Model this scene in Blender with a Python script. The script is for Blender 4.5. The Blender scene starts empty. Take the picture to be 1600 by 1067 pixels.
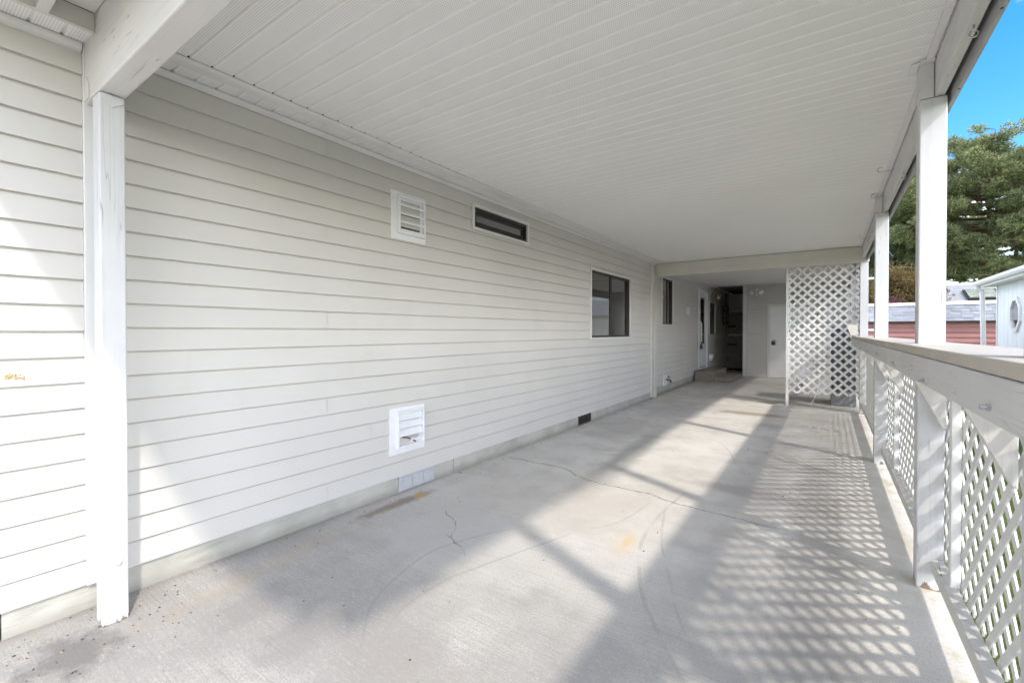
import bpy, bmesh, math, random
import numpy as np
from mathutils import Vector, Matrix

random.seed(7)
rng = np.random.default_rng(7)
R = math.radians
S = bpy.context.scene
COL = S.collection

# ------------------------------------------------------------------ camera
CAMZ = 1.25
FPX = 706.0
YAW = math.atan(495 / FPX)
PITCH = R(0.5)
cd = bpy.data.cameras.new('camera')
cd.sensor_width = 36
cd.lens = FPX / 1600 * 36
cd.shift_y = -(14.5 - FPX * math.tan(PITCH)) / 1600
cd.clip_start = 0.02
cd.clip_end = 2000
cam = bpy.data.objects.new('camera', cd)
cam.location = (0, 0, CAMZ)
cam.rotation_euler = (math.pi / 2 - PITCH, 0, YAW)
COL.objects.link(cam)
S.camera = cam

# ------------------------------------------------------------------ light
KX, KY = 0.90, 0.43                       # run of the sunlight per metre of fall: towards -x and +y
SUN_EL = math.atan2(1, math.hypot(KX, KY))
SUN_AZ = math.atan2(KX, -KY)              # clockwise from +y
SUN_STRENGTH, SKY_STRENGTH, EXPOSURE = 0.50, 0.15, 2.72
SKY_SAT, SKY_HUE = 1.45, 0.5
CLOUD_COL = (11.9, 11.3, 10.6, 1)
CLOUD_LOW, CLOUD_HIGH, CLOUD_OFFSET = 0.07, -0.02, (5.0, 6.9, 7.3)

w = bpy.data.worlds.new('World')
S.world = w
w.use_nodes = True
nt = w.node_tree
nt.nodes.clear()
wo = nt.nodes.new('ShaderNodeOutputWorld')
bg = nt.nodes.new('ShaderNodeBackground')
sk = nt.nodes.new('ShaderNodeTexSky')
sk.sky_type = 'NISHITA'
sk.sun_disc = False
sk.sun_elevation = SUN_EL
sk.sun_rotation = SUN_AZ
sk.air_density = 1.0
sk.dust_density = 0.6
sk.ozone_density = 1.6
bg.inputs[1].default_value = SKY_STRENGTH
# light broken cloud over the whole sky, thicker towards the horizon
tc = nt.nodes.new('ShaderNodeTexCoord')
nz = nt.nodes.new('ShaderNodeTexNoise')
nz.inputs['Scale'].default_value = 2.6
nz.inputs['Detail'].default_value = 7
nz.inputs['Roughness'].default_value = 0.58
nz.inputs['Distortion'].default_value = 0.4
mp = nt.nodes.new('ShaderNodeMapping')
mp.inputs['Location'].default_value = CLOUD_OFFSET
mp.inputs['Scale'].default_value = (1, 1, 2.6)
nt.links.new(tc.outputs['Generated'], mp.inputs[0])
nt.links.new(mp.outputs[0], nz.inputs['Vector'])
sx = nt.nodes.new('ShaderNodeSeparateXYZ')
nt.links.new(tc.outputs['Generated'], sx.inputs[0])
lift = nt.nodes.new('ShaderNodeMapRange')
for i_, v_ in enumerate((0.0, 0.7, CLOUD_LOW, CLOUD_HIGH)):
    lift.inputs[1 + i_].default_value = v_
nt.links.new(sx.outputs[2], lift.inputs[0])
sm = nt.nodes.new('ShaderNodeMath'); sm.operation = 'ADD'
nt.links.new(nz.outputs[0], sm.inputs[0]); nt.links.new(lift.outputs[0], sm.inputs[1])
cv = nt.nodes.new('ShaderNodeMapRange'); cv.interpolation_type = 'SMOOTHSTEP'
for i_, v_ in enumerate((0.47, 0.72, 0.0, 0.94)):
    cv.inputs[1 + i_].default_value = v_
nt.links.new(sm.outputs[0], cv.inputs[0])
hs = nt.nodes.new('ShaderNodeHueSaturation')
hs.inputs['Saturation'].default_value = SKY_SAT
hs.inputs['Hue'].default_value = SKY_HUE
hs.inputs['Value'].default_value = 0.38
nt.links.new(sk.outputs[0], hs.inputs['Color'])
cm = nt.nodes.new('ShaderNodeMix'); cm.data_type = 'RGBA'
nt.links.new(cv.outputs[0], cm.inputs[0])
nt.links.new(hs.outputs[0], cm.inputs[6])
cm.inputs[7].default_value = CLOUD_COL
nt.links.new(cm.outputs[2], bg.inputs[0])
nt.links.new(bg.outputs[0], wo.inputs[0])

sd = bpy.data.lights.new('sun', 'SUN')
sd.energy = SUN_STRENGTH
sd.angle = R(2.4)
sd.color = (1.0, 0.93, 0.83)
sun = bpy.data.objects.new('sun', sd)
sun.rotation_euler = Vector((-KX, KY, -1)).to_track_quat('-Z', 'Y').to_euler()
sun.location = (6, -3, 9)
COL.objects.link(sun)

S.view_settings.view_transform = 'Standard'
S.view_settings.look = 'None'
S.view_settings.gamma = 1
S.view_settings.exposure = EXPOSURE
S.render.engine = 'CYCLES'
S.cycles.max_bounces = 14
S.cycles.diffuse_bounces = 10
S.cycles.transparent_max_bounces = 12
S.cycles.sample_clamp_indirect = 6


# ------------------------------------------------------------------ node helpers
class G:
    def __init__(s, name):
        s.m = bpy.data.materials.new(name)
        s.m.use_nodes = True
        s.t = s.m.node_tree
        s.t.nodes.clear()
        s.out = s.t.nodes.new('ShaderNodeOutputMaterial')
        s.p = s.t.nodes.new('ShaderNodeBsdfPrincipled')
        s.link(s.p.outputs[0], s.out.inputs[0])
        s.pos = s.n('ShaderNodeNewGeometry').outputs['Position']

    def n(s, k):
        return s.t.nodes.new(k)

    def link(s, a, b):
        s.t.links.new(a, b)

    def set(s, sock, v):
        if isinstance(v, (int, float)):
            sock.default_value = v
        elif isinstance(v, (tuple, list)):
            sock.default_value = tuple(v) + ((1,) if len(v) == 3 and sock.type == 'RGBA' else ())
        else:
            s.link(v, sock)

    def math(s, op, a, b=0.0, c=None, clamp=False):
        n = s.n('ShaderNodeMath')
        n.operation = op
        n.use_clamp = clamp
        s.set(n.inputs[0], a)
        s.set(n.inputs[1], b)
        if c is not None:
            s.set(n.inputs[2], c)
        return n.outputs[0]

    def vmath(s, op, a, b):
        n = s.n('ShaderNodeVectorMath')
        n.operation = op
        s.set(n.inputs[0], a)
        s.set(n.inputs[1], b)
        return n.outputs[0]

    def xyz(s, v=None):
        n = s.n('ShaderNodeSeparateXYZ')
        s.set(n.inputs[0], v if v is not None else s.pos)
        return n.outputs

    def noise(s, scale, detail=4, rough=0.55, vec=None, stretch=None, dist=0.0):
        v = vec if vec is not None else s.pos
        if stretch:
            v = s.vmath('MULTIPLY', v, stretch)
        n = s.n('ShaderNodeTexNoise')
        s.set(n.inputs['Vector'], v)
        n.inputs['Scale'].default_value = scale
        n.inputs['Detail'].default_value = detail
        n.inputs['Roughness'].default_value = rough
        n.inputs['Distortion'].default_value = dist
        return n.outputs[0]

    def voro(s, scale, stretch=None, out=0):
        v = s.pos
        if stretch:
            v = s.vmath('MULTIPLY', v, stretch)
        n = s.n('ShaderNodeTexVoronoi')
        s.set(n.inputs['Vector'], v)
        n.inputs['Scale'].default_value = scale
        return n.outputs[out]

    def ss(s, v, a, b, lo=0.0, hi=1.0):
        n = s.n('ShaderNodeMapRange')
        n.interpolation_type = 'SMOOTHSTEP'
        s.set(n.inputs[0], v)
        for i, q in enumerate((a, b, lo, hi)):
            n.inputs[1 + i].default_value = q
        return n.outputs[0]

    def mix(s, f, a, b, mode='MIX'):
        n = s.n('ShaderNodeMix')
        n.data_type = 'RGBA'
        n.blend_type = mode
        s.set(n.inputs[0], f)
        s.set(n.inputs[6], a)
        s.set(n.inputs[7], b)
        return n.outputs[2]

    def rand(s):
        return s.n('ShaderNodeObjectInfo').outputs['Random']

    def island(s):
        return s.n('ShaderNodeNewGeometry').outputs['Random Per Island']

    def bump(s, h, strength=0.3, dist=0.01, normal=None):
        n = s.n('ShaderNodeBump')
        n.inputs['Strength'].default_value = strength
        n.inputs['Distance'].default_value = dist
        s.set(n.inputs['Height'], h)
        if normal is not None:
            s.link(normal, n.inputs['Normal'])
        return n.outputs[0]

    def curve(s, v, pts):
        """float curve: pts (in, out) in real units, returns the out value"""
        xs = [p[0] for p in pts]
        ys = [p[1] for p in pts]
        x0, x1, y0, y1 = min(xs), max(xs), min(ys), max(ys)
        if y1 - y0 < 1e-6:
            y1 = y0 + 1
        t = s.math('DIVIDE', s.math('SUBTRACT', v, x0), x1 - x0)
        n = s.n('ShaderNodeFloatCurve')
        c = n.mapping.curves[0]
        P = sorted([((a - x0) / (x1 - x0), (b - y0) / (y1 - y0)) for a, b in pts])
        while len(c.points) < len(P):
            c.points.new(0.5, 0.5)
        for q, (a, b) in zip(c.points, P):
            q.location = (a, b)
        n.mapping.update()
        s.set(n.inputs['Value'], t)
        return s.math('ADD', s.math('MULTIPLY', n.outputs[0], y1 - y0), y0)

    def between(s, v, a, b, soft):
        return s.math('MULTIPLY', s.ss(v, a - soft, a + soft), s.ss(v, b - soft, b + soft, 1, 0))

    def fin(s, color, rough=0.6, normal=None, spec=0.4, metal=0.0):
        s.set(s.p.inputs['Base Color'], color)
        s.set(s.p.inputs['Roughness'], rough)
        s.p.inputs['Specular IOR Level'].default_value = spec
        s.p.inputs['Metallic'].default_value = metal
        if normal is not None:
            s.link(normal, s.p.inputs['Normal'])
        return s.m


def plain(name, col, rough=0.55, var=0.12, scale=9, bump=0.0, spec=0.4, metal=0.0):
    g = G(name)
    f = g.noise(scale, 5, 0.6)
    c = g.mix(g.ss(f, 0.3, 0.7), tuple(q * (1 - var) for q in col), tuple(min(q * (1 + var * .6), 1) for q in col))
    nr = g.bump(g.noise(scale * 6, 4), bump, 0.004) if bump else None
    return g.fin(c, rough, nr, spec, metal)


def mat_siding(name, col, streak=0.05):
    g = G(name)
    r = g.rand()
    big = g.noise(1.1, 3, 0.5)
    fine = g.noise(60, 3, 0.6, stretch=(1, 0.06, 1))
    grime = g.noise(5, 5, 0.65, stretch=(1, 1.5, 0.25))
    c = g.mix(g.ss(big, 0.3, 0.7), tuple(q * .97 for q in col), tuple(q * 1.02 for q in col))
    c = g.mix(g.math('MULTIPLY', r, 0.03), c, tuple(q * .72 for q in col))
    c = g.mix(g.ss(grime, 0.56, 0.80, 0, 0.13 + streak), c, (.50, .47, .41))
    spots = g.ss(g.voro(38), 0.02, 0.055, 0.22, 0)
    c = g.mix(g.math('MULTIPLY', spots, g.ss(g.noise(3), .5, .62)), c, (.3, .27, .22))
    wav = g.noise(1.7, 2, 0.4, stretch=(1, 1.0, 3.0))
    nb = g.bump(wav, 0.40, 0.03)
    nb = g.bump(fine, 0.10, 0.004, nb)
    return g.fin(c, g.ss(grime, .3, .7, .42, .55), nb, 0.35)


def mat_wood_paint(name, col, axis='z', wear=1.0, base=True):
    g = G(name)
    st = {'z': (1, 1, 0.05), 'y': (1, 0.05, 1), 'x': (0.05, 1, 1)}[axis]
    grain = g.noise(34, 5, 0.65, stretch=st)
    blot = g.noise(2.6, 5, 0.6)
    crack = g.noise(26, 2, 0.5, stretch=tuple(q if q == 1 else 0.035 for q in st), dist=0.6)
    line = g.ss(g.math('ABSOLUTE', g.math('SUBTRACT', crack, 0.5)), 0.0, 0.010, 1, 0)
    line = g.math('MULTIPLY', line, g.ss(g.noise(1.9, 3), 0.48, 0.60))
    c = g.mix(g.ss(blot, 0.35, 0.7), tuple(q * .93 for q in col), col)
    c = g.mix(g.ss(grain, 0.50, 0.75, 0, .38), c, tuple(q * .72 for q in col))
    c = g.mix(g.math('MULTIPLY', line, .55 * wear), c, (.20, .18, .16))
    sm = g.ss(g.noise(9, 6, 0.7), 0.62, 0.78, 0, .30 * wear)
    c = g.mix(sm, c, (.42, .40, .37))
    pocks = g.math('MULTIPLY', g.ss(g.voro(27), .03, .075, 1, 0), g.ss(g.noise(4, 2), .52, .6))
    c = g.mix(g.math('MULTIPLY', pocks, .5 * wear), c, (.3, .28, .27))
    if base:
        z = g.xyz()[2]
        pn = g.noise(28, 5, 0.7, stretch=(1, 1, .45))
        low = g.ss(z, 0.0, 0.07, 0.13, -0.10)
        c = g.mix(g.ss(g.math('ADD', pn, low), 0.63, 0.67), c, (.23, .17, .12))
    nb = g.bump(grain, 0.45, 0.003)
    nb = g.bump(g.math('ADD', line, pocks), -0.4, 0.003, nb)
    return g.fin(c, 0.5, nb, 0.35)


M = {}
SID = (.61, .590, .560)
M['siding'] = mat_siding('vinyl siding', SID)
M['trim'] = plain('white vinyl trim', (.70, .695, .68), .42, .05, 4)
M['soft_trim'] = plain('beige painted trim', (.60, .575, .53), .55, .06, 4, .08)
M['post'] = mat_wood_paint('white painted post', (.64, .64, .645), 'z')
M['postx'] = mat_wood_paint('white painted beam', (.66, .645, .615), 'x', 1.3, False)
M['beam_beige'] = mat_wood_paint('beige painted beam', (.66, .625, .565), 'x', .5, False)
M['rail'] = mat_wood_paint('white painted rail', (.64, .635, .62), 'y', 1.0, False)
M['railcap'] = mat_wood_paint('worn cap board', (.53, .485, .42), 'y', 1.2, False)
M['bracket'] = mat_wood_paint('painted bracket', (.70, .685, .655), 'z', .9, False)
M['sill'] = mat_wood_paint('weathered sill', (.66, .65, .62), 'y', 2.0, False)
M['lattice'] = plain('white lattice', (.78, .775, .76), .5, .08, 6, .08)
M['dark'] = plain('bronze aluminium', (.030, .024, .020), .4, .2, 20)
M['alum'] = plain('bare metal', (.55, .55, .55), .35, .12, 30, 0, .5, 1.0)
M['rust'] = plain('rusty iron', (.17, .09, .05), .8, .4, 50, .3)
M['vent_dark'] = plain('dark vent screen', (.075, .062, .055), .75, .4, 50, .3)
M['black'] = plain('dark cavity', (.012, .012, .012), .9, .2)
M['metal_white'] = plain('white enamelled metal', (.80, .81, .83), .35, .04, 12)
M['door_white'] = plain('white door paint', (.78, .785, .80), .4, .04, 3)
M['blind'] = plain('blind vinyl', (.74, .72, .68), .5, .06, 5)
M['room'] = plain('dim interior', (.07, .065, .06), .9, .2, 3)
M['drip'] = plain('fascia grey', (.40, .40, .40), .5, .1, 5)
M['brass'] = plain('old brass', (.45, .28, .10), .35, .25, 40, 0, .5, 1.0)
M['blue'] = plain('dark blue plastic', (.018, .05, .10), .4, .1)
M['grey_plastic'] = plain('grey plastic', (.105, .108, .125), .5, .1, 4, .04)
M['grey_plastic_light'] = plain('pale grey plastic', (.26, .27, .29), .5, .1, 4, .04)
M['vent_grey'] = plain('grey vent metal', (.42, .43, .44), .4, .08, 12)
M['milky'] = plain('milky plastic', (.50, .51, .535), .25, .06, 20)
M['nest'] = plain('dried mud', (.55, .42, .26), .95, .3, 90, .5)
M['leaf_dry'] = plain('wreath leaves', (.10, .09, .06), .8, .5, 40)
M['wreath_white'] = plain('wreath flowers', (.62, .60, .55), .8, .2, 40)
M['asphalt_shingle_grey'] = plain('grey shingles', (.30, .305, .33), .9, .22, 6, .3)
g = G('grey shingle tabs')
c = g.mix(g.island(), (.235, .24, .265), (.36, .365, .395))
c = g.mix(g.ss(g.noise(30, 4, .7), .45, .7, 0, .5), c, (.19, .19, .205))
M['shingle_tab'] = g.fin(c, .9, None, .2)
M['shingle_far'] = plain('pale grey shingles', (.31, .315, .32), .9, .16, 3, .2)
M['roof_white'] = plain('white roof coating', (.82, .82, .82), .5, .03)
M['red_siding'] = plain('faded red siding', (.33, .150, .135), .7, .10, 2)
M['blue_siding'] = plain('pale blue siding', (.72, .755, .79), .6, .04, 3)
M['steel_roof'] = plain('roof sheet', (.5, .5, .5), .5, .08, 3)
M['gate'] = plain('weathered gate boards', (.165, .155, .14), .8, .25, 9, .2)
M['bark'] = plain('pine bark', (.17, .095, .060), .95, .4, 6, .6)
M['step'] = plain('step concrete', (.27, .235, .20), .9, .18, 14, .35)

g = G('clear acrylic')
gl = g.n('ShaderNodeBsdfGlossy'); gl.inputs[0].default_value = (1, 1, 1, 1); gl.inputs[1].default_value = .08
tr = g.n('ShaderNodeBsdfTransparent'); tr.inputs[0].default_value = (.80, .81, .84, 1)
fr = g.n('ShaderNodeFresnel'); fr.inputs[0].default_value = 1.5
mx = g.n('ShaderNodeMixShader')
g.link(fr.outputs[0], mx.inputs[0]); g.link(tr.outputs[0], mx.inputs[1]); g.link(gl.outputs[0], mx.inputs[2])
g.link(mx.outputs[0], g.out.inputs[0])
M['acrylic'] = g.m


def mat_glass(name, tint):
    g = G(name)
    gl = g.n('ShaderNodeBsdfGlossy'); gl.inputs[0].default_value = (1, 1, 1, 1); gl.inputs[1].default_value = .02
    tr = g.n('ShaderNodeBsdfTransparent'); tr.inputs[0].default_value = tint + (1,)
    fr = g.n('ShaderNodeFresnel'); fr.inputs[0].default_value = 1.9
    mx = g.n('ShaderNodeMixShader')
    g.link(g.math('MULTIPLY', fr.outputs[0], 1.9, clamp=True), mx.inputs[0])
    g.link(tr.outputs[0], mx.inputs[1]); g.link(gl.outputs[0], mx.inputs[2])
    g.link(mx.outputs[0], g.out.inputs[0])
    return g.m


M['glass'] = mat_glass('window glass', (.55, .56, .56))
M['glass_screen'] = mat_glass('screened glass', (.30, .30, .30))

# vented ceiling vinyl: rows of small punched holes between the grooves
g = G('vented ceiling vinyl')
x, y, z = g.xyz()
PIT = 0.0095
fy = g.math('FRACT', g.math('DIVIDE', y, 0.1))
row = g.math('DIVIDE', y, PIT)
shift = g.math('MULTIPLY', g.math('MODULO', g.math('FLOOR', row), 2.0), 0.5)
cx_ = g.math('SUBTRACT', g.math('FRACT', g.math('ADD', g.math('DIVIDE', x, PIT), shift)), 0.5)
cy_ = g.math('SUBTRACT', g.math('FRACT', row), 0.5)
rr = g.math('SQRT', g.math('ADD', g.math('MULTIPLY', cx_, cx_), g.math('MULTIPLY', cy_, cy_)))
hole = g.math('MULTIPLY', g.ss(rr, .18, .30, 1, 0), g.between(fy, .03, .80, .02))
base = g.mix(g.ss(g.noise(.8, 3), .3, .7), (.80, .79, .77), (.83, .82, .80))
base = g.mix(g.ss(g.noise(40, 3, .6), .68, .8, 0, .12), base, (.5, .48, .45))
M['ceiling'] = g.fin(g.mix(hole, base, (.52, .51, .50)), .5, None, .3)

# concrete slab
g = G('broomed concrete')
x, y, z = g.xyz()
big = g.noise(.55, 5, .6)
mid = g.noise(3.2, 6, .65)
sp = g.noise(75, 4, .7)
sp2 = g.noise(260, 2, .6)
broom = g.noise(1.0, 4, .7, stretch=(3.0, 130, 1), dist=.15)
c = g.mix(g.ss(big, .33, .68), (.61, .575, .52), (.735, .71, .665))
c = g.mix(g.ss(mid, .42, .68, 0, .50), c, (.47, .435, .39))
c = g.mix(g.ss(sp, .50, .76, 0, .40), c, (.38, .36, .335))
c = g.mix(g.ss(sp2, .55, .75, 0, .35), c, (.62, .60, .57))
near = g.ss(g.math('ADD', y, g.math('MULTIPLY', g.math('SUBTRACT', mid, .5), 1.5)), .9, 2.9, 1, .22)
c = g.mix(g.math('MULTIPLY', g.ss(broom, .45, .66, 0, .62), near), c, (.25, .24, .225))
c = g.mix(g.math('MULTIPLY', g.ss(g.noise(1.0, 3, .7, stretch=(2.2, 95, 1)), .56, .68, 0, .55), near), c, (.74, .725, .70))
c = g.mix(g.math('MULTIPLY', g.ss(g.noise(105, 4, .8), .46, .62, 0, .75), near), c, (.22, .21, .195))
weath_dim = g.math('MULTIPLY', g.ss(near, .25, .95), g.ss(g.noise(1.5, 5, .65), .25, .60, .35, 1.0))
c = g.mix(g.math('MULTIPLY', weath_dim, .9), c, (.315, .30, .28))  # rain-weathered near end, darkened further to hold down its sunlit brightness
c = g.mix(g.math('MULTIPLY', weath_dim, g.ss(g.noise(62, 4, .8, stretch=(.55, 1.5, 1)), .52, .68, 0, .6)), c, (.52, .505, .48))


def ell(cx, cy, rx, ry, ang=0.0, rough=.5, ns=5.0):
    dx = g.math('SUBTRACT', x, cx)
    dy = g.math('SUBTRACT', y, cy)
    ca, sa = math.cos(ang), math.sin(ang)
    a = g.math('ADD', g.math('MULTIPLY', dx, ca / rx), g.math('MULTIPLY', dy, sa / rx))
    b = g.math('ADD', g.math('MULTIPLY', dx, -sa / ry), g.math('MULTIPLY', dy, ca / ry))
    d = g.math('SQRT', g.math('ADD', g.math('MULTIPLY', a, a), g.math('MULTIPLY', b, b)))
    d = g.math('ADD', d, g.math('MULTIPLY', g.math('SUBTRACT', g.noise(ns, 5, .7), .5), rough * 3.0))
    return g.ss(d, .35, 1.15, 1, 0)


for (cx, cy, rx, ry, ang, ro, ns, col, st) in [
    (-1.64, 4.3, .17, 1.9, .075, .35, 3.5, (.27, .265, .25), .6),
    (-0.45, 4.4, .26, 2.4, 0, .5, 3.0, (.36, .34, .315), .5),
    (-0.55, 3.95, .50, .16, 0, .4, 5, (.32, .30, .28), .6),
    (-0.68, 6.9, .30, .20, 0, .6, 5, (.34, .30, .265), .5),
    (-0.98, 7.78, .60, .20, 0, .5, 5, (.30, .22, .155), .7),
    (-0.30, 2.2, .42, .70, .3, .6, 2.6, (.33, .32, .305), .5),
    (-1.78, 1.0, .14, .30, .2, .9, 8, (.26, .25, .235), .45), (-1.30, 1.15, .30, .20, -.3, .9, 7, (.32, .295, .27), .4), (-2.2, 5.6, .40, .9, 0, .7, 3, (.46, .43, .395), .5), (-1.0, 5.6, .5, .8, 0, .8, 4, (.78, .76, .72), .35), (-1.35, 3.1, .4, .6, 0, .8, 4, (.50, .46, .41), .45),
    (-2.57, 2.22, .07, .42, 0, .6, 9, (.26, .20, .15), .75),
    (-2.40, 0.45, .22, .16, 0, .8, 9, (.15, .145, .14), .7),
    (-2.15, 1.0, .13, .20, .2, .9, 9, (.28, .265, .25), .45),
    (-2.45, 1.25, .10, .75, .1, .8, 8, (.44, .36, .27), .35),
    (-0.98, 2.60, .030, .12, .1, .5, 18, (.66, .44, .20), .65),
    (-0.99, 2.58, .10, .22, .1, .5, 12, (.66, .54, .38), .4),
    (-2.56, 2.42, .055, .05, 0, .5, 22, (.60, .33, .09), .95),
    (-1.9, 2.05, .5, .5, 0, .6, 4, (.52, .51, .49), .5),
    (-0.05, 3.3, .20, 2.6, 0, .7, 4, (.26, .25, .235), .5),
    (-1.3, 9.6, 1.2, .7, 0, .6, 3, (.44, .40, .36), .5),
    (-2.0, 7.4, .5, 1.0, 0, .6, 3, (.40, .39, .375), .4),
    (-1.2, 12.2, 1.6, 1.6, 0, .6, 2, (.44, .41, .38), .5)]:
    c = g.mix(g.math('MULTIPLY', ell(cx, cy, rx, ry, ang, ro, ns), st), c, col)
# dark dirt along the foot of the wall
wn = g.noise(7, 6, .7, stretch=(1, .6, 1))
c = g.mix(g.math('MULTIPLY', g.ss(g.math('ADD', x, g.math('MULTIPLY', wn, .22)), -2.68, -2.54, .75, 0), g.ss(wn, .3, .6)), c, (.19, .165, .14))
c = g.mix(g.math('MULTIPLY', g.ss(x, .30, .44), g.ss(wn, .48, .62, 0, .6)), c, (.42, .36, .20))


def stroke(v, w_, pts, width, strength, col, wob=.02, ns=9.0, lo=None, hi=None, fade=.15):
    global c
    f = g.curve(v, pts)
    d = g.math('ABSOLUTE', g.math('ADD', g.math('SUBTRACT', w_, f), g.math('MULTIPLY', g.math('SUBTRACT', g.noise(ns, 6, .75), .5), wob)))
    m_ = g.ss(d, width * .35, width, 1, 0)
    xs = [p[0] for p in pts]
    m_ = g.math('MULTIPLY', m_, g.between(v, min(xs) + fade * .5, max(xs) - fade * .5, fade * .5))
    c = g.mix(g.math('MULTIPLY', m_, strength), c, col)
    return m_


blotch = g.ss(g.noise(3.3, 4), .35, .6)
k1 = stroke(x, y, [(-2.76, 3.70), (-2.34, 3.67), (-2.08, 3.68), (-1.77, 3.53), (-1.51, 3.47), (-1.21, 3.47), (-.89, 3.38), (-.47, 3.34), (-.15, 3.31)], .0075, .9, (.11, .105, .095), .11, 7, fade=.25)
k2 = stroke(x, y, [(-2.25, 2.33), (-2.10, 2.26), (-1.97, 2.18), (-1.88, 2.04), (-1.7, 1.97)], .006, .7, (.15, .145, .135), .09, 9, fade=.1)
k3 = stroke(x, y, [(-2.0, 2.05), (-1.85, 2.02), (-1.60, 1.85)], .004, .5, (.17, .165, .15), .07, 12, fade=.1)
TD = (.27, .262, .25)
stroke(y, x, [(1.3, -.15), (1.96, -.63), (2.05, -.69), (2.35, -.82), (2.72, -.92), (3.17, -.94), (3.84, -.88)], .016, g.math('MULTIPLY', blotch, .38), TD, .012, 9, fade=.5)
stroke(y, x, [(1.6, -.25), (2.03, -.53), (2.29, -.64), (2.71, -.81), (3.18, -.93), (3.6, -1.02)], .012, g.math('MULTIPLY', blotch, .34), TD, .012, 9, fade=.5)
stroke(y, x, [(.9, -1.33), (1.16, -1.56), (1.28, -1.68), (1.39, -1.75), (1.58, -1.81), (1.82, -1.85), (2.03, -1.80), (2.32, -1.66), (2.5, -1.55)], .010, .40, TD, .010, 9, fade=.3)
stroke(y, x, [(1.1, -1.49), (1.26, -1.53), (1.43, -1.58), (1.63, -1.58), (1.87, -1.52), (2.08, -1.45), (2.4, -1.34), (2.6, -1.27)], .010, .40, TD, .010, 9, fade=.3)
stroke(y, x, [(2.45, -1.62), (2.49, -1.45), (2.59, -1.30), (2.73, -1.17), (2.91, -1.11), (3.16, -1.08), (3.4, -1.06)], .009, .32, TD, .010, 9, fade=.3)
stroke(y, x, [(4.6, -.70), (4.95, -.78), (5.45, -.96), (5.83, -1.24), (6.1, -1.5)], .016, .22, TD, .012, 9, fade=.4)
nb = g.bump(g.noise(140, 3, .7), .22, .002)
nb = g.bump(g.math('MULTIPLY', broom, near), .3, .003, nb)
nb = g.bump(g.math('ADD', k1, k2), -.9, .008, nb)
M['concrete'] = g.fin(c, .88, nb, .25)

g = G('foundation parging')
x, y, z = g.xyz()
c = g.mix(g.ss(g.noise(2.2, 5, .6), .3, .7), (.40, .392, .35), (.53, .522, .475))
c = g.mix(g.ss(g.noise(9, 5, .7, stretch=(1, .4, 2.5)), .5, .75, 0, .55), c, (.27, .262, .23))
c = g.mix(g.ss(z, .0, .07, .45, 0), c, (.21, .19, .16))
M['foundation'] = g.fin(c, .9, g.bump(g.noise(25, 5, .7), .4, .006), .2)

g = G('lawn soil and grass')
c = g.mix(g.ss(g.noise(1.2, 5, .6), .35, .65), (.105, .135, .040), (.15, .17, .065))
c = g.mix(g.ss(g.noise(22, 5, .7), .45, .7, 0, .7), c, (.055, .075, .022))
c = g.mix(g.ss(g.noise(5, 4), .6, .75, 0, .6), c, (.20, .17, .08))
M['lawn'] = g.fin(c, .95, g.bump(g.noise(60, 4, .7), .8, .02), .1)


def mat_leaf(name, lo, hi, tip=None, ns=1.2):
    g = G(name)
    r = g.island()
    f = g.math('ADD', g.math('MULTIPLY', r, .55), g.math('MULTIPLY', g.noise(ns, 3), .55))
    c = g.mix(g.ss(f, .3, .85), lo, hi)
    if tip:
        c = g.mix(g.ss(g.noise(ns * .45, 3), .58, .7, 0, .8), c, tip)
    g.fin(c, .7, None, .25)
    tl = g.n('ShaderNodeBsdfTranslucent')
    g.set(tl.inputs[0], c)
    mx = g.n('ShaderNodeMixShader')
    mx.inputs[0].default_value = .48
    g.link(g.p.outputs[0], mx.inputs[1]); g.link(tl.outputs[0], mx.inputs[2])
    g.link(mx.outputs[0], g.out.inputs[0])
    return g.m


M['needles'] = mat_leaf('pine needles', (.15, .185, .09), (.44, .47, .23))
M['needles_dark'] = mat_leaf('dark pine needles', (.11, .15, .075), (.34, .39, .19))
M['brown_leaf'] = mat_leaf('brown shrub leaves', (.11, .085, .035), (.27, .19, .08))
M['red_leaf'] = mat_leaf('plum shrub leaves', (.07, .025, .035), (.16, .06, .08))
M['grass'] = mat_leaf('grass blades', (.085, .125, .03), (.20, .235, .075), (.26, .23, .12), 2.0)


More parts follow.
